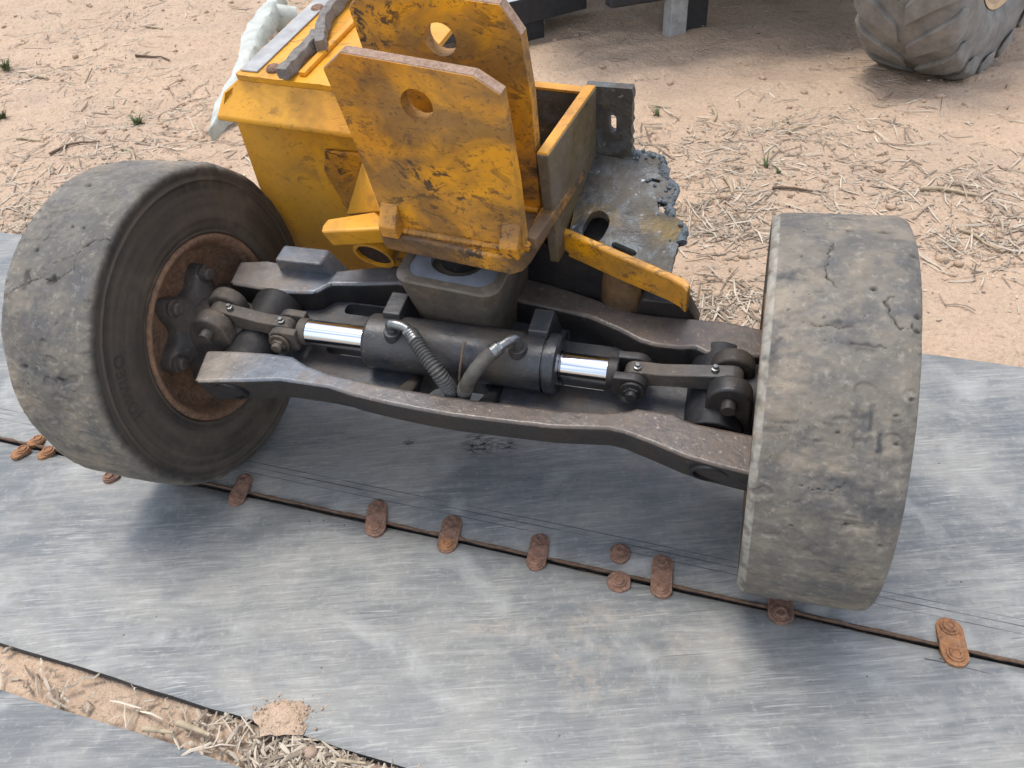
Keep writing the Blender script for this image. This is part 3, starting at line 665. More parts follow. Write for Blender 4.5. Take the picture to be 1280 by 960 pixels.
# ---- steering cylinder
CV, CW_, CRAD = -.026, .060, .054
cy = MB(); prof = [(-.178, .030), (-.178, .050), (-.172, .054), (.172, .054), (.172, .050), (.178, .050), (.178, .057), (.196, .057), (.200, .052), (.200, .028)]
cy.lathe(F(0, CV, CW_), e1, e2, e3, prof, 48)
cylinder = build(cy, 'steering_cylinder', 'cyl', AX, 0, smooth=30)
for s, (a, b) in ((-1, (-.170, -.312)), (1, (.19, .290))):
    rd = MB(); rd.cyl(F(a, CV, CW_), F(b, CV, CW_), .0255, None, 40); build(rd, 'piston_rod', 'chrome', cylinder, 0)
    gl = MB(); gl.lathe(F(a, CV, CW_), e1, e2, e3, [(-.012*s if s < 0 else .0, .0238), (-.012*s if s < 0 else 0, .034), (.012*s, .034), (.012*s, .0238)], 32) if False else None
    # fork end
    fe = MB(); x0 = b; x1 = b+.075*s
    fe.cyl(F(b-.002*s, CV, CW_), F(b+.018*s, CV, CW_), .0275, None, 24)
    for va, vb in ((CV-.034, CV-.016), (CV+.016, CV+.034)):
        pts = [(b+.012*s, CW_-.022), (b+.012*s, CW_+.024)]+[(b+(.048+.026*math.sin(R_(t)))*s, CW_+.001+.025*math.cos(R_(t))) for t in range(0, 181, 20)]
        fe.prism([F(x, va, z) for x, z in pts], [F(x, vb, z) for x, z in pts])
    build(fe, 'rod_fork', 'cast_dust' if s < 0 else 'cast_brown', cylinder, .003)
    pin = MB(); xp = b+.048*s
    pin.cyl(F(xp, CV-.056, CW_), F(xp, CV+.04, CW_), .0105, None, 18); pin.cyl(F(xp, CV-.041, CW_), F(xp, CV-.036, CW_), .022, None, 20); pin.cyl(F(xp, CV-.047, CW_), F(xp, CV-.041, CW_), .015, None, 6)
    build(pin, 'fork_pin', 'cast_dust' if s < 0 else 'cast_brown', cylinder, .001)
    # steering link from the fork to the arm
    lu = .505*s; lk = MB()
    A_ = Vector((xp, CV, CW_+.004)); B_ = Vector((lu, CV, .084)); n_ = 14; dirv = (B_-A_); ln = math.hypot(dirv.x, dirv.z); ca, sa = dirv.x/ln, dirv.z/ln
    pts = []
    for t in range(-90, 91, 20): pts.append((ln+.020*math.cos(R_(t)), .020*math.sin(R_(t))))
    pts += [(ln-.05, .018), (.05, .015)]
    for t in range(90, 271, 20): pts.append((.020*math.cos(R_(t)), .020*math.sin(R_(t))))
    pts += [(.05, -.015), (ln-.05, -.018)]
    P = lambda x, z, v: F(A_.x+x*ca-z*sa, v, A_.z+x*sa+z*ca) if s > 0 else F(A_.x+x*ca+z*sa, v, A_.z+x*sa-z*ca)
    lk.prism([P(x, z, CV-.0145) for x, z in pts], [P(x, z, CV+.0145) for x, z in pts])
    build(lk, 'steering_link', 'cast_dust', AX, .003)
    # small grease fittings on the link ends
    for q in (F(xp+.004*s, CV-.004, CW_+.026), F(lu-.03*s, CV, .103)):
        gf = MB(); gf.loops([[q+e3*h+r*(math.cos(a)*e1+math.sin(a)*e2) for a in [2*math.pi*i/10 for i in range(10)]] for h, r in ((-.006, .007), (.003, .007), (.004, .0045), (.009, .004))]); build(gf, 'grease_nipple', 'fitting', AX, 0)
# mounting lugs of the cylinder
for ua, ub in ((-.148, -.112), (.138, .176)):
    lg = MB(); lg.prism([F(ua, -.02, .07), F(ub, -.02, .07), F(ub, .10, .02), F(ua, .10, .02)], [F(ua, -.008, .124), F(ub, -.008, .124), F(ub, .050, .124), F(ua, .050, .124)])
    build(lg, 'mounting_lug', 'cyl', cylinder, .003)
# ports and hoses
def bez(pts, n=60):
    out = []; m = len(pts)-1
    P_ = [pts[0]]+list(pts)+[pts[-1]]
    for i in range(m):
        p0, p1, p2, p3 = P_[i], P_[i+1], P_[i+2], P_[i+3]
        for k in range(n//m):
            t = k/(n//m); out.append(.5*((2*p1)+(p2-p0)*t+(2*p0-5*p1+4*p2-p3)*t*t+(3*p1-p0-3*p2+p3)*t**3))
    out.append(pts[-1]); return out
def onw(px, py, w):
    d = ray(px, py); o = CAMP-OA; t = (w-o.dot(e3))/d.dot(e3); p = o+d*t; return F(p.dot(e1), p.dot(e2), w)
def hose(uport, elbow, fit, body, ripple, mat2, sleeve):
    pb = F(uport, CV-.018, CW_+.045)
    bs = MB(); bs.cyl(pb-e3*.01, pb+e3*.012, .019, .017, 20); build(bs, 'port_boss', 'cyl', cylinder, .002)
    el = MB(); p1 = pb+e3*.028; path = bez([pb+e3*.005, p1, elbow, fit], 36)
    el.tube(path, [.0095]*len(path), 14); el.cyl(fit-(fit-elbow).normalized()*.002, fit+(body[0]-fit).normalized()*.022, .0135, None, 6)
    fo = build(el, 'hose_fitting', 'fitting', AX, .0008)
    pts = bez([fit]+body, 200); L = [0]
    for a, b in zip(pts[:-1], pts[1:]): L.append(L[-1]+(b-a).length)
    cr_ = MB(); cr_.cyl(pts[4], pts[26], .0135, .0145, 20); build(cr_, 'hose_ferrule', 'fitting', fo, .0015)
    rad = []
    for i, q in enumerate(pts):
        f = L[i]/L[-1]
        rad.append(.0128 if sleeve and f < .55 else .0115+.0032*(.5+.5*math.sin(L[i]/ripple*2*math.pi)))
    # resample finely so that the guard coils read
    fine = []; fr_ = []
    for i in range(len(pts)-1):
        for k in range(3):
            t = k/3; q = pts[i].lerp(pts[i+1], t); l = L[i]+(L[i+1]-L[i])*t; f = l/L[-1]
            fine.append(q); fr_.append(.0135+.0006*noise.noise(Vector((l*90, 0, 0))) if sleeve and f < .42 else .0116+.0034*(.5+.5*math.sin(l/ripple*2*math.pi)))
    hb = MB(); hb.tube(fine[30:], fr_[30:], 14); build(hb, 'hydraulic_hose', mat2, AX, 0, smooth=60)
hose(-.115, onw(503, 408, .135), onw(512, 414, .132), [onw(526, 436, .122), onw(546, 464, .10), onw(562, 486, .055), onw(570, 499, -.01), onw(573, 503, -.06)], .0062, 'hose', False)
hose(.128, onw(640, 424, .142), onw(625, 433, .140), [onw(608, 447, .130), onw(592, 466, .112), onw(583, 482, .075), onw(578, 497, .01), onw(575, 503, -.06)], .0062, 'hose_grey', True)
tw = MB(); pts = bez([onw(581, 428, .122), onw(578, 438, .125), onw(577, 448, .118), onw(575, 462, .10), onw(574, 480, .06), onw(573, 494, .0)], 40)
tw.tube(pts, [.0022+.0013*noise.noise(Vector((i*.4, 0, 0))) for i in range(len(pts))], 8); build(tw, 'lashing_wire', 'darkstick', AX, 0)

# ---- pivot block under the yellow base plate
pb = MB()
def blk(w, grow=0., du=0.): return [C(u+du, v, w) for u, v in rrect(-.120-grow, .078+grow, .010-grow, .24, .032, 6)]
pb.loops([blk(-.03, -.022), blk(.07, -.012), blk(.150, .0), blk(.188, .006), blk(.192, .003), blk(.192, -.012), blk(.180, -.014)], True, True)
block = build(pb, 'pivot_block', 'cast_block', AX, 0, smooth=45)
pc = MB(); base_poly = rrect(-.108, .066, .024, .22, .016, 5)
hole = [(-.022+.052*math.cos(R_(a)), .080+.040*math.sin(R_(a))) for a in range(0, 360, 15)]
pc.holed(base_poly, [hole], C, 2, .179, .190); build(pc, 'pivot_cover', 'grey', block, 0, smooth=30)
pp = MB(); pp.cyl(C(-.022, .10, .15), C(-.022, .10, .26), .040, None, 28); build(pp, 'pivot_pin', 'cast_dark', AX, 0)

# ---- yellow base plate and clevis plates
bp = MB(); bw0, bw1 = .236, .276
outl = [(-.135, .030), (.112, .022), (.130, .036), (.135, .060), (.150, .275), (-.12, .29), (-.152, .27), (-.158, .055)]
bp.prism([C(u, v, bw0) for u, v in outl], [C(u, v, bw1) for u, v in outl])
basep = build(bp, 'base_plate', 'paint_dark', AX, .006, 3)
bar = MB(); bar.prism([C(.122, .06, .27), C(.150, .06, .27), C(.168, .285, .27), C(.138, .285, .27)], [C(.124, .066, .290), C(.146, .066, .290), C(.164, .280, .290), C(.142, .280, .290)]); build(bar, 'edge_bar', 'paint_dark', basep, .003)
def circ(cx, cy, r, n=28): return [(cx+r*math.cos(2*math.pi*k/n), cy+r*math.sin(2*math.pi*k/n)) for k in range(n)]
def plate(v0, th, pts, hole, name, mat):
    m_ = MB(); m_.holed(pts, [hole], C, 1, v0, v0+th); return build(m_, name, mat, AX, 0, smooth=30)
p1 = plate(.045, .024, [(-.130, .274), (-.138, .33), (-.150, .447), (-.170, .576), (-.132, .605), (.080, .590), (.120, .566), (.129, .411), (.131, .274)], circ(-.020, .533, .027), 'clevis_plate', 'paint_near')
p2 = plate(.155, .024, [(-.140, .274), (-.150, .40), (-.172, .617), (-.135, .655), (.085, .641), (.114, .598), (.122, .495), (.122, .274)], circ(-.021, .580, .027), 'clevis_plate', 'paint_dirty')
# bright flame-cut top edges
def edge_strip(pts, v0, th, name, par, mat='rust_edge'):
    m_ = MB()
    for (a, b) in zip(pts[:-1], pts[1:]):
        dx, dz = b[0]-a[0], b[1]-a[1]; L = math.hypot(dx, dz); nx, nz = -dz/L, dx/L
        if nz < 0: nx, nz = -nx, -nz
        m_.prism([C(a[0], v0+.0015, a[1]), C(b[0], v0+.0015, b[1]), C(b[0], v0+th-.0015, b[1]), C(a[0], v0+th-.0015, a[1])], [C(a[0]+nx*.0015, v0+.0025, a[1]+nz*.0015), C(b[0]+nx*.0015, v0+.0025, b[1]+nz*.0015), C(b[0]+nx*.0015, v0+th-.0025, b[1]+nz*.0015), C(a[0]+nx*.0015, v0+th-.0025, a[1]+nz*.0015)])
    return build(m_, name, mat, par, 0)
M['rust_shade'] = m_rust('shaded_rust', (.06, .035, .025), (.025, .018, .015), (.09, .055, .04))
M['rust_edge'] = m_rust('flame_cut_edge', (.33, .225, .165), (.20, .125, .085), (.45, .34, .26))
edge_strip([(-.170, .576), (-.132, .605), (.080, .590), (.120, .566)], .045, .024, 'cut_edge', p1)
edge_strip([(-.172, .617), (-.135, .655), (.085, .641), (.114, .598)], .155, .024, 'cut_edge', p2)
# gussets and weld beads at the foot of the near plate
for ua, ub in ((-.132, -.098), (.096, .130)):
    g_ = MB(); g_.prism([C(ua, .046, .274), C(ua, .022, .274), C(ua, .018, .300), C(ua, .046, .335)], [C(ub, .046, .274), C(ub, .022, .274), C(ub, .018, .300), C(ub, .046, .335)]); build(g_, 'gusset', 'paint_dirty', basep, .003)
def weld(a, b, r, par, n=40, fr=C, mat='paint_dirty'):
    A_, B_ = Vector(a), Vector(b); m_ = MB(); pts = []; rad = []
    for i in range(n*2+1):
        t = i/(n*2); q = A_.lerp(B_, t); pts.append(fr(*q)); rad.append(r*(.82+.25*abs(math.sin(i*.8))+.25*noise.noise(Vector((i*.3, a[0]*9, 0)))))
    m_.tube(pts, rad, 8); return build(m_, 'weld_bead', mat, par, 0, smooth=80)
weld((-.098, .043, .279), (.096, .043, .279), .007, basep); weld((.131, .05, .278), (.128, .155, .278), .007, basep); weld((-.098, .153, .279), (.12, .153, .279), .007, basep)

# ---- right part of the chassis: side wall, back wall, torn floor, front flange
sw = MB(); sw.prism([C(.134, .150, .165), C(.152, .150, .165), C(.166, .345, .165), C(.146, .345, .165)], [C(.128, .140, .405), C(.150, .140, .405), C(.172, .345, .415), C(.148, .345, .415)])
build(sw, 'side_wall', 'sooty', AX, .003)
se = MB(); se.prism([C(.1295, .142, .4045), C(.1485, .142, .4045), C(.170, .344, .4148), C(.150, .344, .4148)], [C(.1305, .143, .408), C(.1475, .143, .408), C(.169, .343, .4175), C(.151, .343, .4175)]); build(se, 'wall_top_edge', 'paint_clean', AX, 0)
slot = [(u, w) for u, w in rrect(.193, .207, .325, .362, .007, 4)]
bw = MB(); be = [(-.20, .10), (.240, .10), (.240, .285)]+[(.236+.006*noise.noise(Vector((k*.9, 4, 1))), .285+.13*k/14) for k in range(1, 15)]+[(.235, .417), (.15, .414), (.148, .396), (-.20, .396)]
bw.holed(be, [slot], C, 1, .345, .362); build(bw, 'back_wall', 'burnt', AX, 0, smooth=30)
bt = MB(); bt.box(C, (-.20, .1475), (.344, .363), (.3962, .402)); bw_e = build(bt, 'wall_top_edge', 'paint_clean', AX, .001)
# floor plate with flame-cut rim; rises towards the back
KS = .40
def onfloor(px, py, up=0.):
    d = ray(px, py); o = CAMP-OA; nn = e3-c2*KS
    t = (.2-.15*KS+up-o.dot(nn))/d.dot(nn); p = o+d*t; return p.dot(c1), p.dot(c2)
def flo(u, v): return C(u, v, .2+KS*(v-.15)+.012*noise.noise(Vector((u*9, v*9, 2)))*max(0, min(1, (u-.2)*9)))
rimpx = [(733, 190), (782, 199), (786, 191), (796, 189), (806, 192), (815, 191), (825, 195), (831, 197), (830, 206), (828, 213), (832, 220), (840, 225), (843, 232), (842, 240), (840, 250), (835, 258), (837, 270), (846, 274), (857, 280), (856, 287), (848, 300), (843, 319), (838, 342), (712, 289)]
rimp = [onfloor(*q) for q in rimpx]; rim2 = []; rimseg = []
for i, q in enumerate(rimp):
    r_ = rimp[(i+1) % len(rimp)]; m_ = 4 if 1 <= i <= 20 else 1
    for k in range(m_):
        t = k/m_; jj = .006 if 1 <= i <= 20 and k else 0
        if 1 <= i <= 19: rimseg.append(len(rim2))
        rim2.append((q[0]+(r_[0]-q[0])*t+jj*noise.noise(Vector((i*3.1, k*1.7, 0))), q[1]+(r_[1]-q[1])*t+jj*noise.noise(Vector((i*2.3, k*2.9, 5)))))
def padpx(cx, cy, L, W, ang, n=6): return [onfloor(cx+x*math.cos(ang)-y*math.sin(ang), cy+x*math.sin(ang)+y*math.cos(ang)) for x, y in stadium(L, W, n)]
holes = [padpx(745, 283, 42, 28, R_(-62)), padpx(780, 311, 34, 8, R_(23), 3), padpx(828, 259, 18, 10, R_(70), 4), padpx(819, 225, 14, 4, R_(15), 2)]
def flo_fr(u, v, a): return flo(u, v)-e3*a
fl = MB(); fl.holed(rim2, holes, flo_fr, 2, 0., .016); floor_ = build(fl, 'floor_plate', 'burnt', AX, 0, smooth=30)
sl = MB(); pts = []; rad = []
for i in rimseg:
    p = flo(*rim2[i])-e3*.008
    pts.append(p+Vector((noise.noise(p*60), noise.noise(p*60+Vector((9, 0, 0))), noise.noise(p*60+Vector((0, 9, 0)))))*.004); rad.append(max(.003, .0085+.006*noise.noise(p*40)+.004*noise.noise(p*150)))
sl.tube(pts, rad, 9); build(sl, 'slag_rim', 'slag', floor_, 0, smooth=50)
for k in range(26):
    if k < 8: u, v = rim2[random.choice(rimseg)]; u -= abs(random.gauss(0, .007)); v -= random.gauss(0, .005)
    else:
        u, v = onfloor(*random.choice([(815, 225), (822, 228), (826, 250), (832, 264), (800, 197), (818, 199), (835, 240)])); u += random.gauss(0, .006); v += random.gauss(0, .005)
    p = flo(u, v)+e3*.001; r = random.uniform(.002, .0055); d_ = MB()
    d_.loops([[p+e3*h*r+q*r*(math.cos(a)*e1+math.sin(a)*e2)*(1+.5*noise.noise(Vector((k, a, h)))) for a in [2*math.pi*i/8 for i in range(8)]] for h, q in ((-.4, .7), (.2, 1), (.7, .75), (.95, .3))])
    build(d_, 'slag_drop', 'slag', floor_, 0, smooth=60)
# front flange along the floor's front edge
fpx = [(699, 289), (711, 294), (776, 323), (836, 348), (852, 357), (859, 365)]
fpt = [Vector(onfloor(*q, .002)) for q in fpx]; dirf = (fpt[3]-fpt[1]).normalized(); nrf = Vector((-dirf.y, dirf.x)); ta = fpt[1]
poly = fpt+[fpt[5]+nrf*.014, fpt[4]+nrf*.014, fpt[3]+nrf*.012, fpt[1]+nrf*.012, fpt[0]+nrf*.012]
fw_ = lambda q: .202+KS*(q.y-.15)
fg = MB(); fg.prism([C(q.x, q.y+.003, fw_(q)-.058) for q in poly], [C(q.x, q.y, fw_(q)) for q in poly]); build(fg, 'front_flange', 'paint', AX, .004, 3)
up_ = MB(); up_.prism([C(-.16, .22, -.03), C(.33, .19, -.03), C(.33, .33, -.03), C(-.16, .33, -.03)], [C(-.16, .20, .19), C(.30, .17, .163), C(.30, .32, .20), C(-.16, .33, .20)]); build(up_, 'dark_gap_block', 'cast_dark', AX, .004)  # added dark block: fills the gap under the floor and blocks light
bu = onv(768, 370, .125)[0]; bo = MB(); fv_ = fpt[2].y+.058; bo.cyl(C(bu, fv_, .045), C(bu, fv_, .175), .050, .048, 40); build(bo, 'stop_boss', 'paint_dark', AX, .004)
# ---- left part of the chassis: front wall, lip, top flange, bracket
VW = .295
fwp = MB(); a1 = [(-.625, .285), (-.635, .10), (-.64, -.14), (-.20, -.14), (-.20, .30)]
fwp.prism([C(u, VW, w) for u, w in a1], [C(u, VW+.018, w) for u, w in a1]); fwall = build(fwp, 'front_wall', 'paint_clean', AX, .002)
lw = MB(); lw.prism([C(-.585, VW+.02, .378), C(-.585, VW+.9, .378), C(-.636, VW+.9, -.14), C(-.636, VW+.02, -.14)], [C(-.57, VW+.02, .378), C(-.57, VW+.9, .378), C(-.62, VW+.9, -.14), C(-.62, VW+.02, -.14)]); build(lw, 'end_wall', 'paint_clean', AX, .002)
# folded lip: pressed channel profile swept along the front (v, w)
lp = MB(); prof = [(VW+.02, .385), (VW-.008, .379), (VW-.020, .352), (VW-.050, .318), (VW-.052, .308), (VW-.012, .283), (VW+.002, .283), (VW+.002, .290), (VW+.02, .300)]
def lipring(u, du=0.): return [C(u+du*(w-.33), v, w) for v, w in prof]
lu0 = [-.570, -.572, -.608, -.622, -.622, -.615, -.612, -.60, -.58]
rings = [[C(u, v, w) for u, (v, w) in zip(lu0, prof)], lipring(-.53), lipring(-.40), lipring(-.18)]
lp.loops(rings); build(lp, 'pressed_lip', 'paint_clean', AX, .003)
# ragged dusty top plate and its bolts
tf = MB(); tp = [(-.572+.004*noise.noise(Vector((k*.7, 1, 1))), VW-.006+1.1*k/40) for k in range(41)]; tp = tp+[(-.20, VW+1.09), (-.20, VW-.006+.0)]
front = [(-.20-.372*k/30, VW-.010+.004*noise.noise(Vector((k*.9, 3, 2)))) for k in range(1, 30)]
tf.holed(tp[:-1]+[(-.20, VW-.010)]+front, [], C, 2, .381, .392); topp = build(tf, 'top_flange', 'paint_clean', AX, 0, smooth=30)
st_ = MB(); st_.box(C, (-.566, -.525), (VW+.004, VW+1.08), (.3925, .3965)); build(st_, 'flange_edge_strip', 'concrete', topp, .001)
for px, py in ((342, 86), (397, 11)):
    u, v = onw2(px, py, .394); b_ = MB()
    b_.loops([[C(u+r*math.cos(a), v+r*math.sin(a), .392+h) for a in [2*math.pi*i/20 for i in range(20)]] for h, r in ((0, .0155), (.004, .0155), (.008, .012), (.009, .006))]); build(b_, 'rivet', 'rust', topp, 0)
# inner angle running back along the top plate
ia = MB(); ia.box(C, (-.43, -.415), (VW+.01, VW+1.0), (.392, .402)); build(ia, 'flange_seam', 'paint_clean', topp, .002)
# second, bent panel right of the front wall
bpn = MB(); q1 = [onv(*q, VW-.012) for q in ((405, 188), (404, 214), (427, 252), (470, 330), (520, 330), (520, 200))]
bpn.prism([C(u, VW-.012, w) for u, w in q1], [C(u, VW-.002, w) for u, w in q1]); build(bpn, 'bent_panel', 'paint_dirty', AX, .004)
# triangular rib, bracket bar and tube
def tri3(p): return [C(*q) for q in p]
T_, L_, R3 = onv(452, 203, .255), onv(433, 268, .255), onv(476, 264, .150)
rib = MB(); rib.prism(tri3([(T_[0], .255, T_[1]), (L_[0], .255, L_[1]), (R3[0], .150, R3[1])]), tri3([(T_[0]+.014, .259, T_[1]), (L_[0]+.014, .259, L_[1]), (R3[0]+.014, .154, R3[1])]))
build(rib, 'brace_rib', 'paint_clean', AX, .002)
br = MB(); W0 = .195
tp = [onw2(*q, W0) for q in ((400, 290), (402, 282), (409, 273), (474, 263), (520, 262), (520, 292), (474, 286))]
br.prism([C(u+.012, v+.008, W0-.042) for u, v in tp], [C(u, v, W0) for u, v in tp]); build(br, 'bracket_bar', 'paint_clean', AX, .006, 3)
cb = onw2(467, 321, .10)
tb = MB(); p1_ = C(cb[0], cb[1], .10); dd = (c2*-.95-e3*.31).normalized(); p0 = p1_-dd*.14
tA = dd.orthogonal().normalized(); tB = dd.cross(tA)
tb.loops([[p0+dd*h+r*(math.cos(a)*tA+math.sin(a)*tB) for a in [2*math.pi*i/36 for i in range(36)]] for h, r in ((0, .043), (.14, .046), (.14, .038), (.03, .036))], True, True)
tube_ = build(tb, 'bracket_tube', 'paint_clean', AX, .001)
tb = MB(); tb.cyl(p0+dd*.10, p0+dd*.132, .0375, .0378, 32); build(tb, 'bore_shade_plug', 'rust_shade', tube_, 0)  # dark plug stands in for the shade inside the open tube

# ------------------------------------------------------------------ loose foam strip on the top plate
def foam(pix, wd, ht, label):
    pts = [Vector(onw2(*q, .394)) for q in pix]; n = len(pts); m_ = MB(); rings = []
    ctl = bez([Vector((a.x, a.y, 0)) for a in pts], 48)
    for i, q in enumerate(ctl):
        d = (ctl[min(i+1, len(ctl)-1)]-ctl[max(i-1, 0)]).normalized(); sd = Vector((-d.y, d.x, 0)); j = .004*noise.noise(q*40)
        z0 = .3975; h = ht*(1+.25*noise.noise(q*25+Vector((3, 3, 3))))
        rings.append([C(*(q+sd*(a*wd/2+j*s_)).xy, z0+b*h) for a, b, s_ in ((-1, 0, 1), (1, 0, -1), (1.05, .55, 2), (.85, 1, 1), (-.8, 1, -1), (-1.04, .5, -2))])
    m_.loops(rings); o = build(m_, 'foam_strip', 'foam', None, 0, smooth=50, origin=C(*ctl[0].xy, .3975)); return tag(o, label, 'foam strip', 'crumbling foam strips on the yellow flange')
foam([(356, 101), (368, 88), (378, 76), (392, 62), (399, 50)], .024, .022, 'crumbling grey foam strip near the yellow lip')
foam([(404, 68), (404, 52), (406, 40), (414, 24), (428, 8), (440, -8), (452, -22)], .022, .024, 'longer grey foam strip running back along the yellow flange')

# ------------------------------------------------------------------ pale scrap of sheet metal behind the chassis
def sheet(rows, name, th=.004):
    m_ = MB(); rings = []
    for row in rows:
        up = [Vector(q) for q in row]; rings.append(up+[q-Vector((0, 0, th)) for q in up[::-1]])
    m_.loops(rings); return m_
rows = []; key = [(258, 262, 170, .02), (268, 292, 135, .06), (288, 312, 95, .11), (297, 322, 70, .13), (303, 330, 45, .14), (312, 342, 25, .15), (328, 350, 8, .15), (338, 360, -8, .14)]
for i in range(len(key)-1):
    for k in range(5):
        t = k/5; x0, x1, yy, z = [p_+(q_-p_)*t for p_, q_ in zip(key[i], key[i+1])]
        a = gnd(x0, yy, z); b = gnd(x1, yy-2, z); row = []
        for m_i in range(9):
            f = m_i/8; q = a.lerp(b, f); wr = .010*noise.noise(q*14)+.016*noise.noise(q*6)
            row.append(q+Vector((.012*noise.noise(q*11+Vector((5, 0, 0))), 0, wr+.012*math.sin(math.pi*f)-(.05*(f-.8)/.2 if f > .8 else 0))))
        rows.append(row)
sroot = empty('sheet_metal_scrap', gnd(280, 120)); tag(sroot, 'bent strip of pale sheet metal lying behind the yellow chassis', 'metal scrap')
build(sheet(rows, 's'), 'sheet_strip', 'galv', sroot, 0, smooth=50)
a, b = gnd(338, 18, .14), gnd(366, 26, .10); curl = []
for k in range(9):
    t = R_(200*k/8); rad_ = .07
    off = Vector((.0, -rad_*math.sin(t)*.6, rad_*(math.cos(t)-1)))
    curl.append([gnd(341, 4, .16)+off, gnd(371, 8, .14)+off])
m_ = MB(); rings = []
for r in curl: rings.append(r+[q-Vector((0, 0, .004)) for q in r[::-1]])
m_.loops(rings); build(m_, 'curled_flap', 'galv', sroot, 0, smooth=50)

# ------------------------------------------------------------------ parked loader at the back
LT = Vector((1.96, 3.60, .60)); lyaw = math.atan2(-.321, .295)
LA = Vector((math.cos(lyaw), math.sin(lyaw), 0)); LB = Vector((-math.sin(lyaw), math.cos(lyaw), 0)); LU = Vector((0, 0, 1))
LW, LRr = .46, .60
loader = empty('loader', Vector((LT.x, LT.y, 0))); tag(loader, 'parked loader at the top right, only a lugged tyre in view', 'loader')
LC = LT+LB*.03+LA*.03-Vector((0, 0, .03))
t_ = MB(); pr = [(.14, .30), (.18, .315), (.203, .36), (.210, .42), (.203, .48), (.196, .54), (.184, .566), (.14, .578), (0, .583)]
pr = pr+[(-a, r) for a, r in pr[::-1][1:]]
t_.lathe(LC, LA, LB, LU, pr, 96); lw_ = MB(); lw_.lathe(LC, LA, LB, LU, [(.12, .30), (.17, .305), (.185, .315), (.18, .295), (.13, .275), (.06, .26), (.05, .10), (.09, .09), (.09, .02)], 64)
lwheel = build(lw_, 'wheel', 'lrim', loader, 0, smooth=40); ltyre = build(t_, 'tyre', 'lrub', lwheel, 0, smooth=50)
NL = 18
for side in (-1, 1):
    for k in range(NL):
        m_ = MB(); th0 = 2*math.pi*(k+(.5 if side > 0 else 0))/NL; rings = []
        for i in range(9):
            f = i/8; a = side*(.015+.193*f); th = th0+.26*(1-f)**1.3*1.0; hw = .074*(.8+.35*f)/.6
            ro = .600-.004*f*f-.030*max(0, f-.8)/.2; ri = .55-.03*f*f
            row = []
            for dt, r in ((-hw, ri), (hw, ri), (hw*.80, ro), (-hw*.80, ro)):
                t = th+dt; row.append(LC+LA*a+r*(math.cos(t)*LB+math.sin(t)*LU))
            rings.append(row)
        f = 1.; a = side*.214; th = th0; row = [LC+LA*a+r*(math.cos(th+dt)*LB+math.sin(th+dt)*LU) for dt, r in ((-.09, .49), (.09, .49), (.085, .545), (-.085, .545))]
        rings.append(row); m_.loops(rings); build(m_, 'tread_lug', 'lrub', lwheel, .008)
# body of the loader, above and behind the picture: it shades the dirt
m_ = MB(); fb = lambda x, y, z: LC+LB*x+LA*y+Vector((0, 0, z-LC.z))
bodyf = lambda x, y, z: Vector((x, y, z))
m_.prism([Vector(q) for q in ((.2, 3.95, .72), (2.3, 3.85, .72), (3.1, 4.6, .72), (3.0, 7.2, .72), (-.1, 7.2, .72))], [Vector(q) for q in ((.2, 4.05, 1.9), (2.3, 3.95, 1.9), (3.1, 4.6, 1.9), (3.0, 7.2, 1.9), (-.1, 7.2, 1.9))])
build(m_, 'body', 'black', loader, .05)
m_ = MB(); m_.tube([LC, LC+LB*.2+LA*-.5+Vector((0, 0, .1)), Vector((1.4, 4.9, .85))], [.07, .08, .09], 16); build(m_, 'wheel_axle', 'black', loader, 0)
# support leg of the same machine
pl0 = gnd(848, 46, -.02)
leg = MB(); leg.box(lambda x, y, z: pl0+Vector((x*.96-y*.25, x*.25+y*.96, z)), (-.050, .045), (0, .09), (-.02, .80)); build(leg, 'support_leg', 'concrete', loader, .008)
lg2 = MB(); lg2.box(lambda x, y, z: pl0+Vector((x*.96-y*.25, x*.25+y*.96, z)), (.047, .18), (.035, .16), (.0, .80)); build(lg2, 'leg_housing', 'black', loader, .01)
lg3 = MB(); lg3.box(lambda x, y, z: pl0+Vector((x*.96-y*.25, x*.25+y*.96, z)), (-.36, -.052), (.05, .13), (.17, .30)); build(lg3, 'leg_crossbar', 'black', loader, .01)
# low deck on a block
d0 = gnd(600, 45, .08); d1 = gnd(752, 6, .08); dd = (d1-d0).normalized(); dn = Vector((-dd.y, dd.x, 0))
dk = empty('low_deck', d0-Vector((0, 0, .08))); tag(dk, 'low steel deck with pale top behind the yellow plates', 'deck')
df = lambda x, y, z: d0+dd*x+dn*y+Vector((0, 0, z-.08))
m_ = MB(); m_.box(df, (-.25, .66), (0, .012), (.08, .20)); build(m_, 'deck_edge', 'black', dk, .003)
m_ = MB(); m_.box(df, (-.25, .66), (.0125, 1.5), (.17, .197)); build(m_, 'deck_plate', 'deck', dk, .003)
m_ = MB(); m_.box(df, (.20, .42), (.05, .2), (-.03, .168)); build(m_, 'deck_block', 'black', dk, .006)

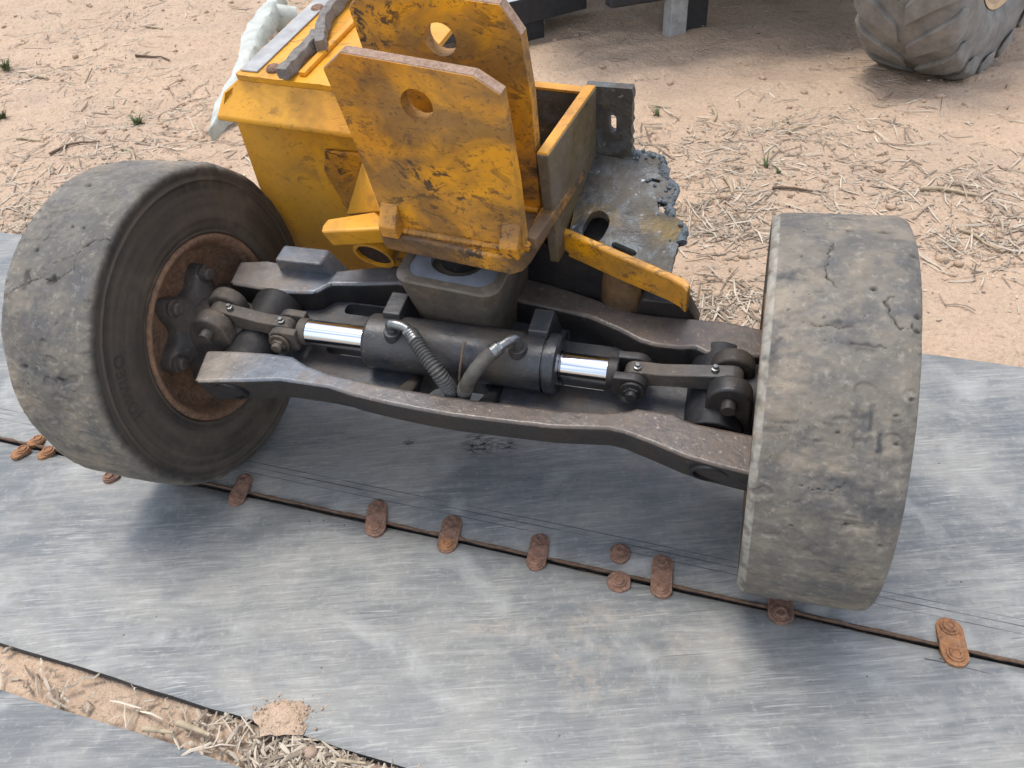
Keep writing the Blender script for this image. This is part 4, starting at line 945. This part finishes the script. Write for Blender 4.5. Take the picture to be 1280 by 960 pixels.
# ------------------------------------------------------------------ straw and litter
def gh(x, y): return ground_h(x, y)
HOT = [(gnd(930, 170), .36, .16, 1.), (gnd(900, 215), .30, .15, .9), (gnd(1190, 240), .30, .12, .9), (gnd(900, 280), .10, .10, .9), (gnd(1240, 300), .2, .1, .8), (gnd(60, 230), .35, .25, 1.), (gnd(30, 275), .2, .12, .9), (gnd(130, 180), .4, .2, .7), (gnd(200, 100), .5, .25, .5), (gnd(890, 375), .12, .06, .9), (gnd(1100, 180), .5, .3, .35), (gnd(130, 30), .5, .3, .6), (gnd(40, 90), .3, .15, .6), (gnd(250, 140), .3, .2, .5)]
def straw_mesh(n, place, lmin, lmax, wmin, wmax, tone=(0, 1), lift=.003, pw=2.2):
    m_ = MB(); tones = []
    for _ in range(n):
        x, y, zb = place(); a = random.uniform(0, 2*math.pi); L = lmin+(lmax-lmin)*random.random()**pw; w = random.uniform(wmin, wmax)
        d = Vector((math.cos(a), math.sin(a), 0)); sd = Vector((-d.y, d.x, 0)); cv = random.gauss(0, .10)*L; tilt = random.gauss(0, .09); rl = random.uniform(-.6, .6)
        rings = []; tn = random.uniform(*tone)
        for k in range(4):
            t = k/3-.5; q = Vector((x, y, 0))+d*L*t+sd*cv*(t*t-.1); z = zb(q.x, q.y)+lift+abs(tilt)*L*.5+tilt*L*t
            s2 = (sd+Vector((0, 0, rl))).normalized()*w*.5*(1 if 0 < k < 3 else .6); up = Vector((0, 0, w*.35))
            q.z = z; rings.append([q-s2, q+s2, q+up])
        m_.loops(rings); tones += [tn]*12
    m_.att = dict(tone=tones); return m_
def place_bg():
    while True:
        if random.random() < .38:
            c, sx, sy, k = random.choice(HOT)
            if random.random() > k: continue
            x, y = random.gauss(c.x, sx), random.gauss(c.y, sy)
        else:
            x, y = random.uniform(-4.4, 4.2), random.uniform(1.3, 7.5)
            if noise.fractal(Vector((x*1.5, y*1.9, 9)), 1, 2, 4) < random.uniform(-.25, .45): continue
        s = bc(Vector((x, y, 0)))[1]
        if s < S_UP+.02: continue
        return x, y, gh
o = build(straw_mesh(9000, place_bg, .004, .014, .0012, .004, (.1, 1), pw=1.), 'straw_chaff', 'straw', smooth=0, fixn=False); tag(o, 'fine chaff scattered between the straw', 'chaff', kind='stuff')
o = build(straw_mesh(9000, place_bg, .010, .13, .0022, .0078, pw=4), 'straw_litter', 'straw', smooth=0, fixn=False); tag(o, 'dry straw and chaff strewn over the dirt', 'straw', kind='stuff')
def place_gap():
    while True:
        px = random.gauss(390, 60) if random.random() < .72 else random.uniform(0, 500)
        t = px/500; py = 803+.31*px+random.uniform(4, 75)
        q = gnd(px, py, -.02); s = bc(q)[1]
        if S_C+.004 < s < S_LO-.004: return q.x, q.y, (lambda x, y: -.030+.016*random.random())
o = build(straw_mesh(620, place_gap, .012, .075, .002, .007, (.1, 1)), 'chaff', 'straw', smooth=0, fixn=False); tag(o, 'chopped straw packed between the two front belts', 'straw', kind='stuff')
# clods
def blob(m_, c, r, k, sq=.7, n=7):
    rings = []
    for i in range(1, n):
        ph = math.pi*i/n
        rings.append([c+Vector((r*math.sin(ph)*math.cos(a), r*math.sin(ph)*math.sin(a), r*sq*math.cos(ph)))*(1+.35*noise.noise(Vector((k*3.3+math.cos(a), math.sin(a), ph)))) for a in [2*math.pi*j/9 for j in range(9)]])
    m_.loops(rings)
m_ = MB()
for k in range(1500):
    x, y, f = place_bg() if k % 2 else (random.uniform(-4, 4), random.uniform(1.6, 6.5), gh)
    if bc(Vector((x, y, 0)))[1] < S_UP+.03: continue
    r = .003+.016*random.random()**4; blob(m_, Vector((x, y, gh(x, y)+r*.2)), r, k, n=5)
o = build(m_, 'dirt_clods', 'dirt', smooth=80, fixn=False); tag(o, 'small lumps of dry dirt scattered over the ground', 'dirt clods', kind='stuff')
# sand spilled on the front belt
m_ = MB(); hc = gnd(354, 892, 0.); rings = []
for rr in (.045, .034, .024, .014, .005):
    rings.append([hc+Vector((1.25*rr*math.cos(a), .85*rr*math.sin(a), 0))*(1+.5*noise.noise(Vector((math.cos(a)*2, math.sin(a)*2, 4))))+Vector((0, 0, -.007+.016*(1-rr/.045)**.8+.003*noise.noise(Vector((rr*90, a*2, 1))))) for a in [2*math.pi*i/26 for i in range(26)]])
m_.loops(rings, False, True)
for k in range(900):
    c = gnd(random.gauss(356, 14), random.gauss(891, 8), .0); r = .0006+.0022*random.random()**3; blob(m_, c+Vector((0, 0, -.003+.006*random.random())), r, k, n=4)
for k in range(160):
    c = gnd(random.gauss(370, 24), random.gauss(888, 20), .0); blob(m_, c-Vector((0, 0, .003)), .0006+.0022*random.random()**4, k+900, n=4)
o = build(m_, 'spilled_sand', 'dirt', smooth=80, fixn=False); tag(o, 'little heap of sand spilled on the front belt', 'sand', kind='stuff')
m_ = MB(); cst = gnd(389, 941, -.012); blob(m_, cst, .012, 5, .9, 9); tag(build(m_, 'stone', 'stone', smooth=40, origin=cst), 'small pinkish stone in the straw between the front belts', 'stone')
# single stalks that stand out
def stalk(p, q, wdt, label, mat='stick', bend=.02, onbelt=None, taper=.5):
    a, b = gnd(*p), gnd(*q); L = (b-a).length; sd = Vector((-(b-a).y, (b-a).x, 0)).normalized(); bend = bend*min(1, L/.3); pts = []; rad = []
    for k in range(12):
        t = k/11; c = a.lerp(b, t)+sd*bend*math.sin(t*math.pi*1.3)
        zz = gh(c.x, c.y) if onbelt is None else onbelt
        c = Vector((c.x, c.y, zz+wdt*.6+.004)); pts.append(c); rad.append(wdt*(1-taper*t)*(1+.2*noise.noise(Vector((k, p[0], 0)))))
    m_ = MB(); m_.tube(pts, rad, 7); o = build(m_, 'straw_stalk', mat, smooth=60, origin=pts[0]); return tag(o, label, 'stalk', 'stalks lying on the dirt')
stalk((1150, 237), (1222, 244), .0085, 'long pale flat stalk right of the upright tyre top', bend=.01)
stalk((965, 240), (1015, 243), .006, 'grey stalk lying level just above the right tyre', 'darkstick')
stalk((905, 231), (917, 247), .008, 'short thick stalk between the torn plate and the right tyre')
stalk((984, 172), (1005, 160), .008, 'pale splinter slanting up in the middle straw heap')
stalk((891, 133), (895, 148), .008, 'stubby pale stalk standing out in the upper straw heap')
stalk((1200, 284), (1258, 305), .006, 'thin stalk slanting down at the right edge', bend=.015)
stalk((1162, 434), (1215, 438), .006, 'dark twig along the edge of the rear belt at right', 'darkstick', bend=.02)
stalk((62, 193), (125, 177), .006, 'long brown twig left of the left tyre top', 'darkstick')
stalk((152, 187), (172, 199), .008, 'curved pale husk just above the left tyre', bend=.03)
stalk((20, 172), (58, 177), .006, 'pale forked stalk near the left edge')
stalk((38, 95), (62, 101), .012, 'white splinter at the upper left')
stalk((183, 34), (205, 37), .008, 'pale stalk near the top of the dirt, left half')
stalk((170, 72), (212, 71), .007, 'grey stalk lying level in the upper left', 'darkstick')
stalk((222, 902), (262, 917), .007, 'pale flat straw piece poking over the front-left belt', bend=.002, onbelt=-.012)
stalk((178, 909), (216, 914), .006, 'broad straw blade at the left end of the chaff strip', bend=.002, onbelt=-.012)
stalk((420, 948), (456, 951), .004, 'pale straw at the right end of the chaff strip', bend=.002, onbelt=-.014)
stalk((1156, 822), (1245, 842), .0012, 'thin dark cut across the front belt, drawn as a black strand, under the pale fastener', 'black', .004, -.0085)  # black strand laid in place of a cut in the belt
# tufts of weeds
def tuft(px, py, n, h, label):
    c = gnd(px, py); c.z = gh(c.x, c.y); m_ = MB()
    for k in range(n):
        a = random.uniform(0, 6.28); d = Vector((math.cos(a), math.sin(a), 0)); sd = Vector((-d.y, d.x, 0)); hh = h*random.uniform(.5, 1.1); p0 = c+d*random.uniform(0, h*.4); w = .006*random.uniform(.6, 1.3)
        rings = []
        for i in range(4):
            t = i/3; q = p0+d*hh*.7*t*t+Vector((0, 0, hh*t)); ww = w*(1-t*.9); rings.append([q-sd*ww, q+sd*ww, q+d*.001+Vector((0, 0, ww*.3))])
        m_.loops(rings)
    tag(build(m_, 'weed_tuft', 'grass', smooth=60, origin=c, fixn=False), label, 'weed', 'weed tufts in the dirt')
tuft(8, 87, 40, .06, 'largest weed tuft at the upper left edge'); tuft(3, 148, 26, .05, 'weed tuft on the left edge below the largest one'); tuft(172, 152, 22, .045, 'weed tuft above the left tyre')
tuft(822, 138, 16, .035, 'weed sprout right of the torn plate top'); tuft(957, 212, 9, .05, 'upright green sprout above the right tyre'); tuft(973, 220, 6, .03, 'tiny sprout beside the upright green one'); tuft(352, 38, 12, .06, 'weed tuft beside the pale sheet metal')
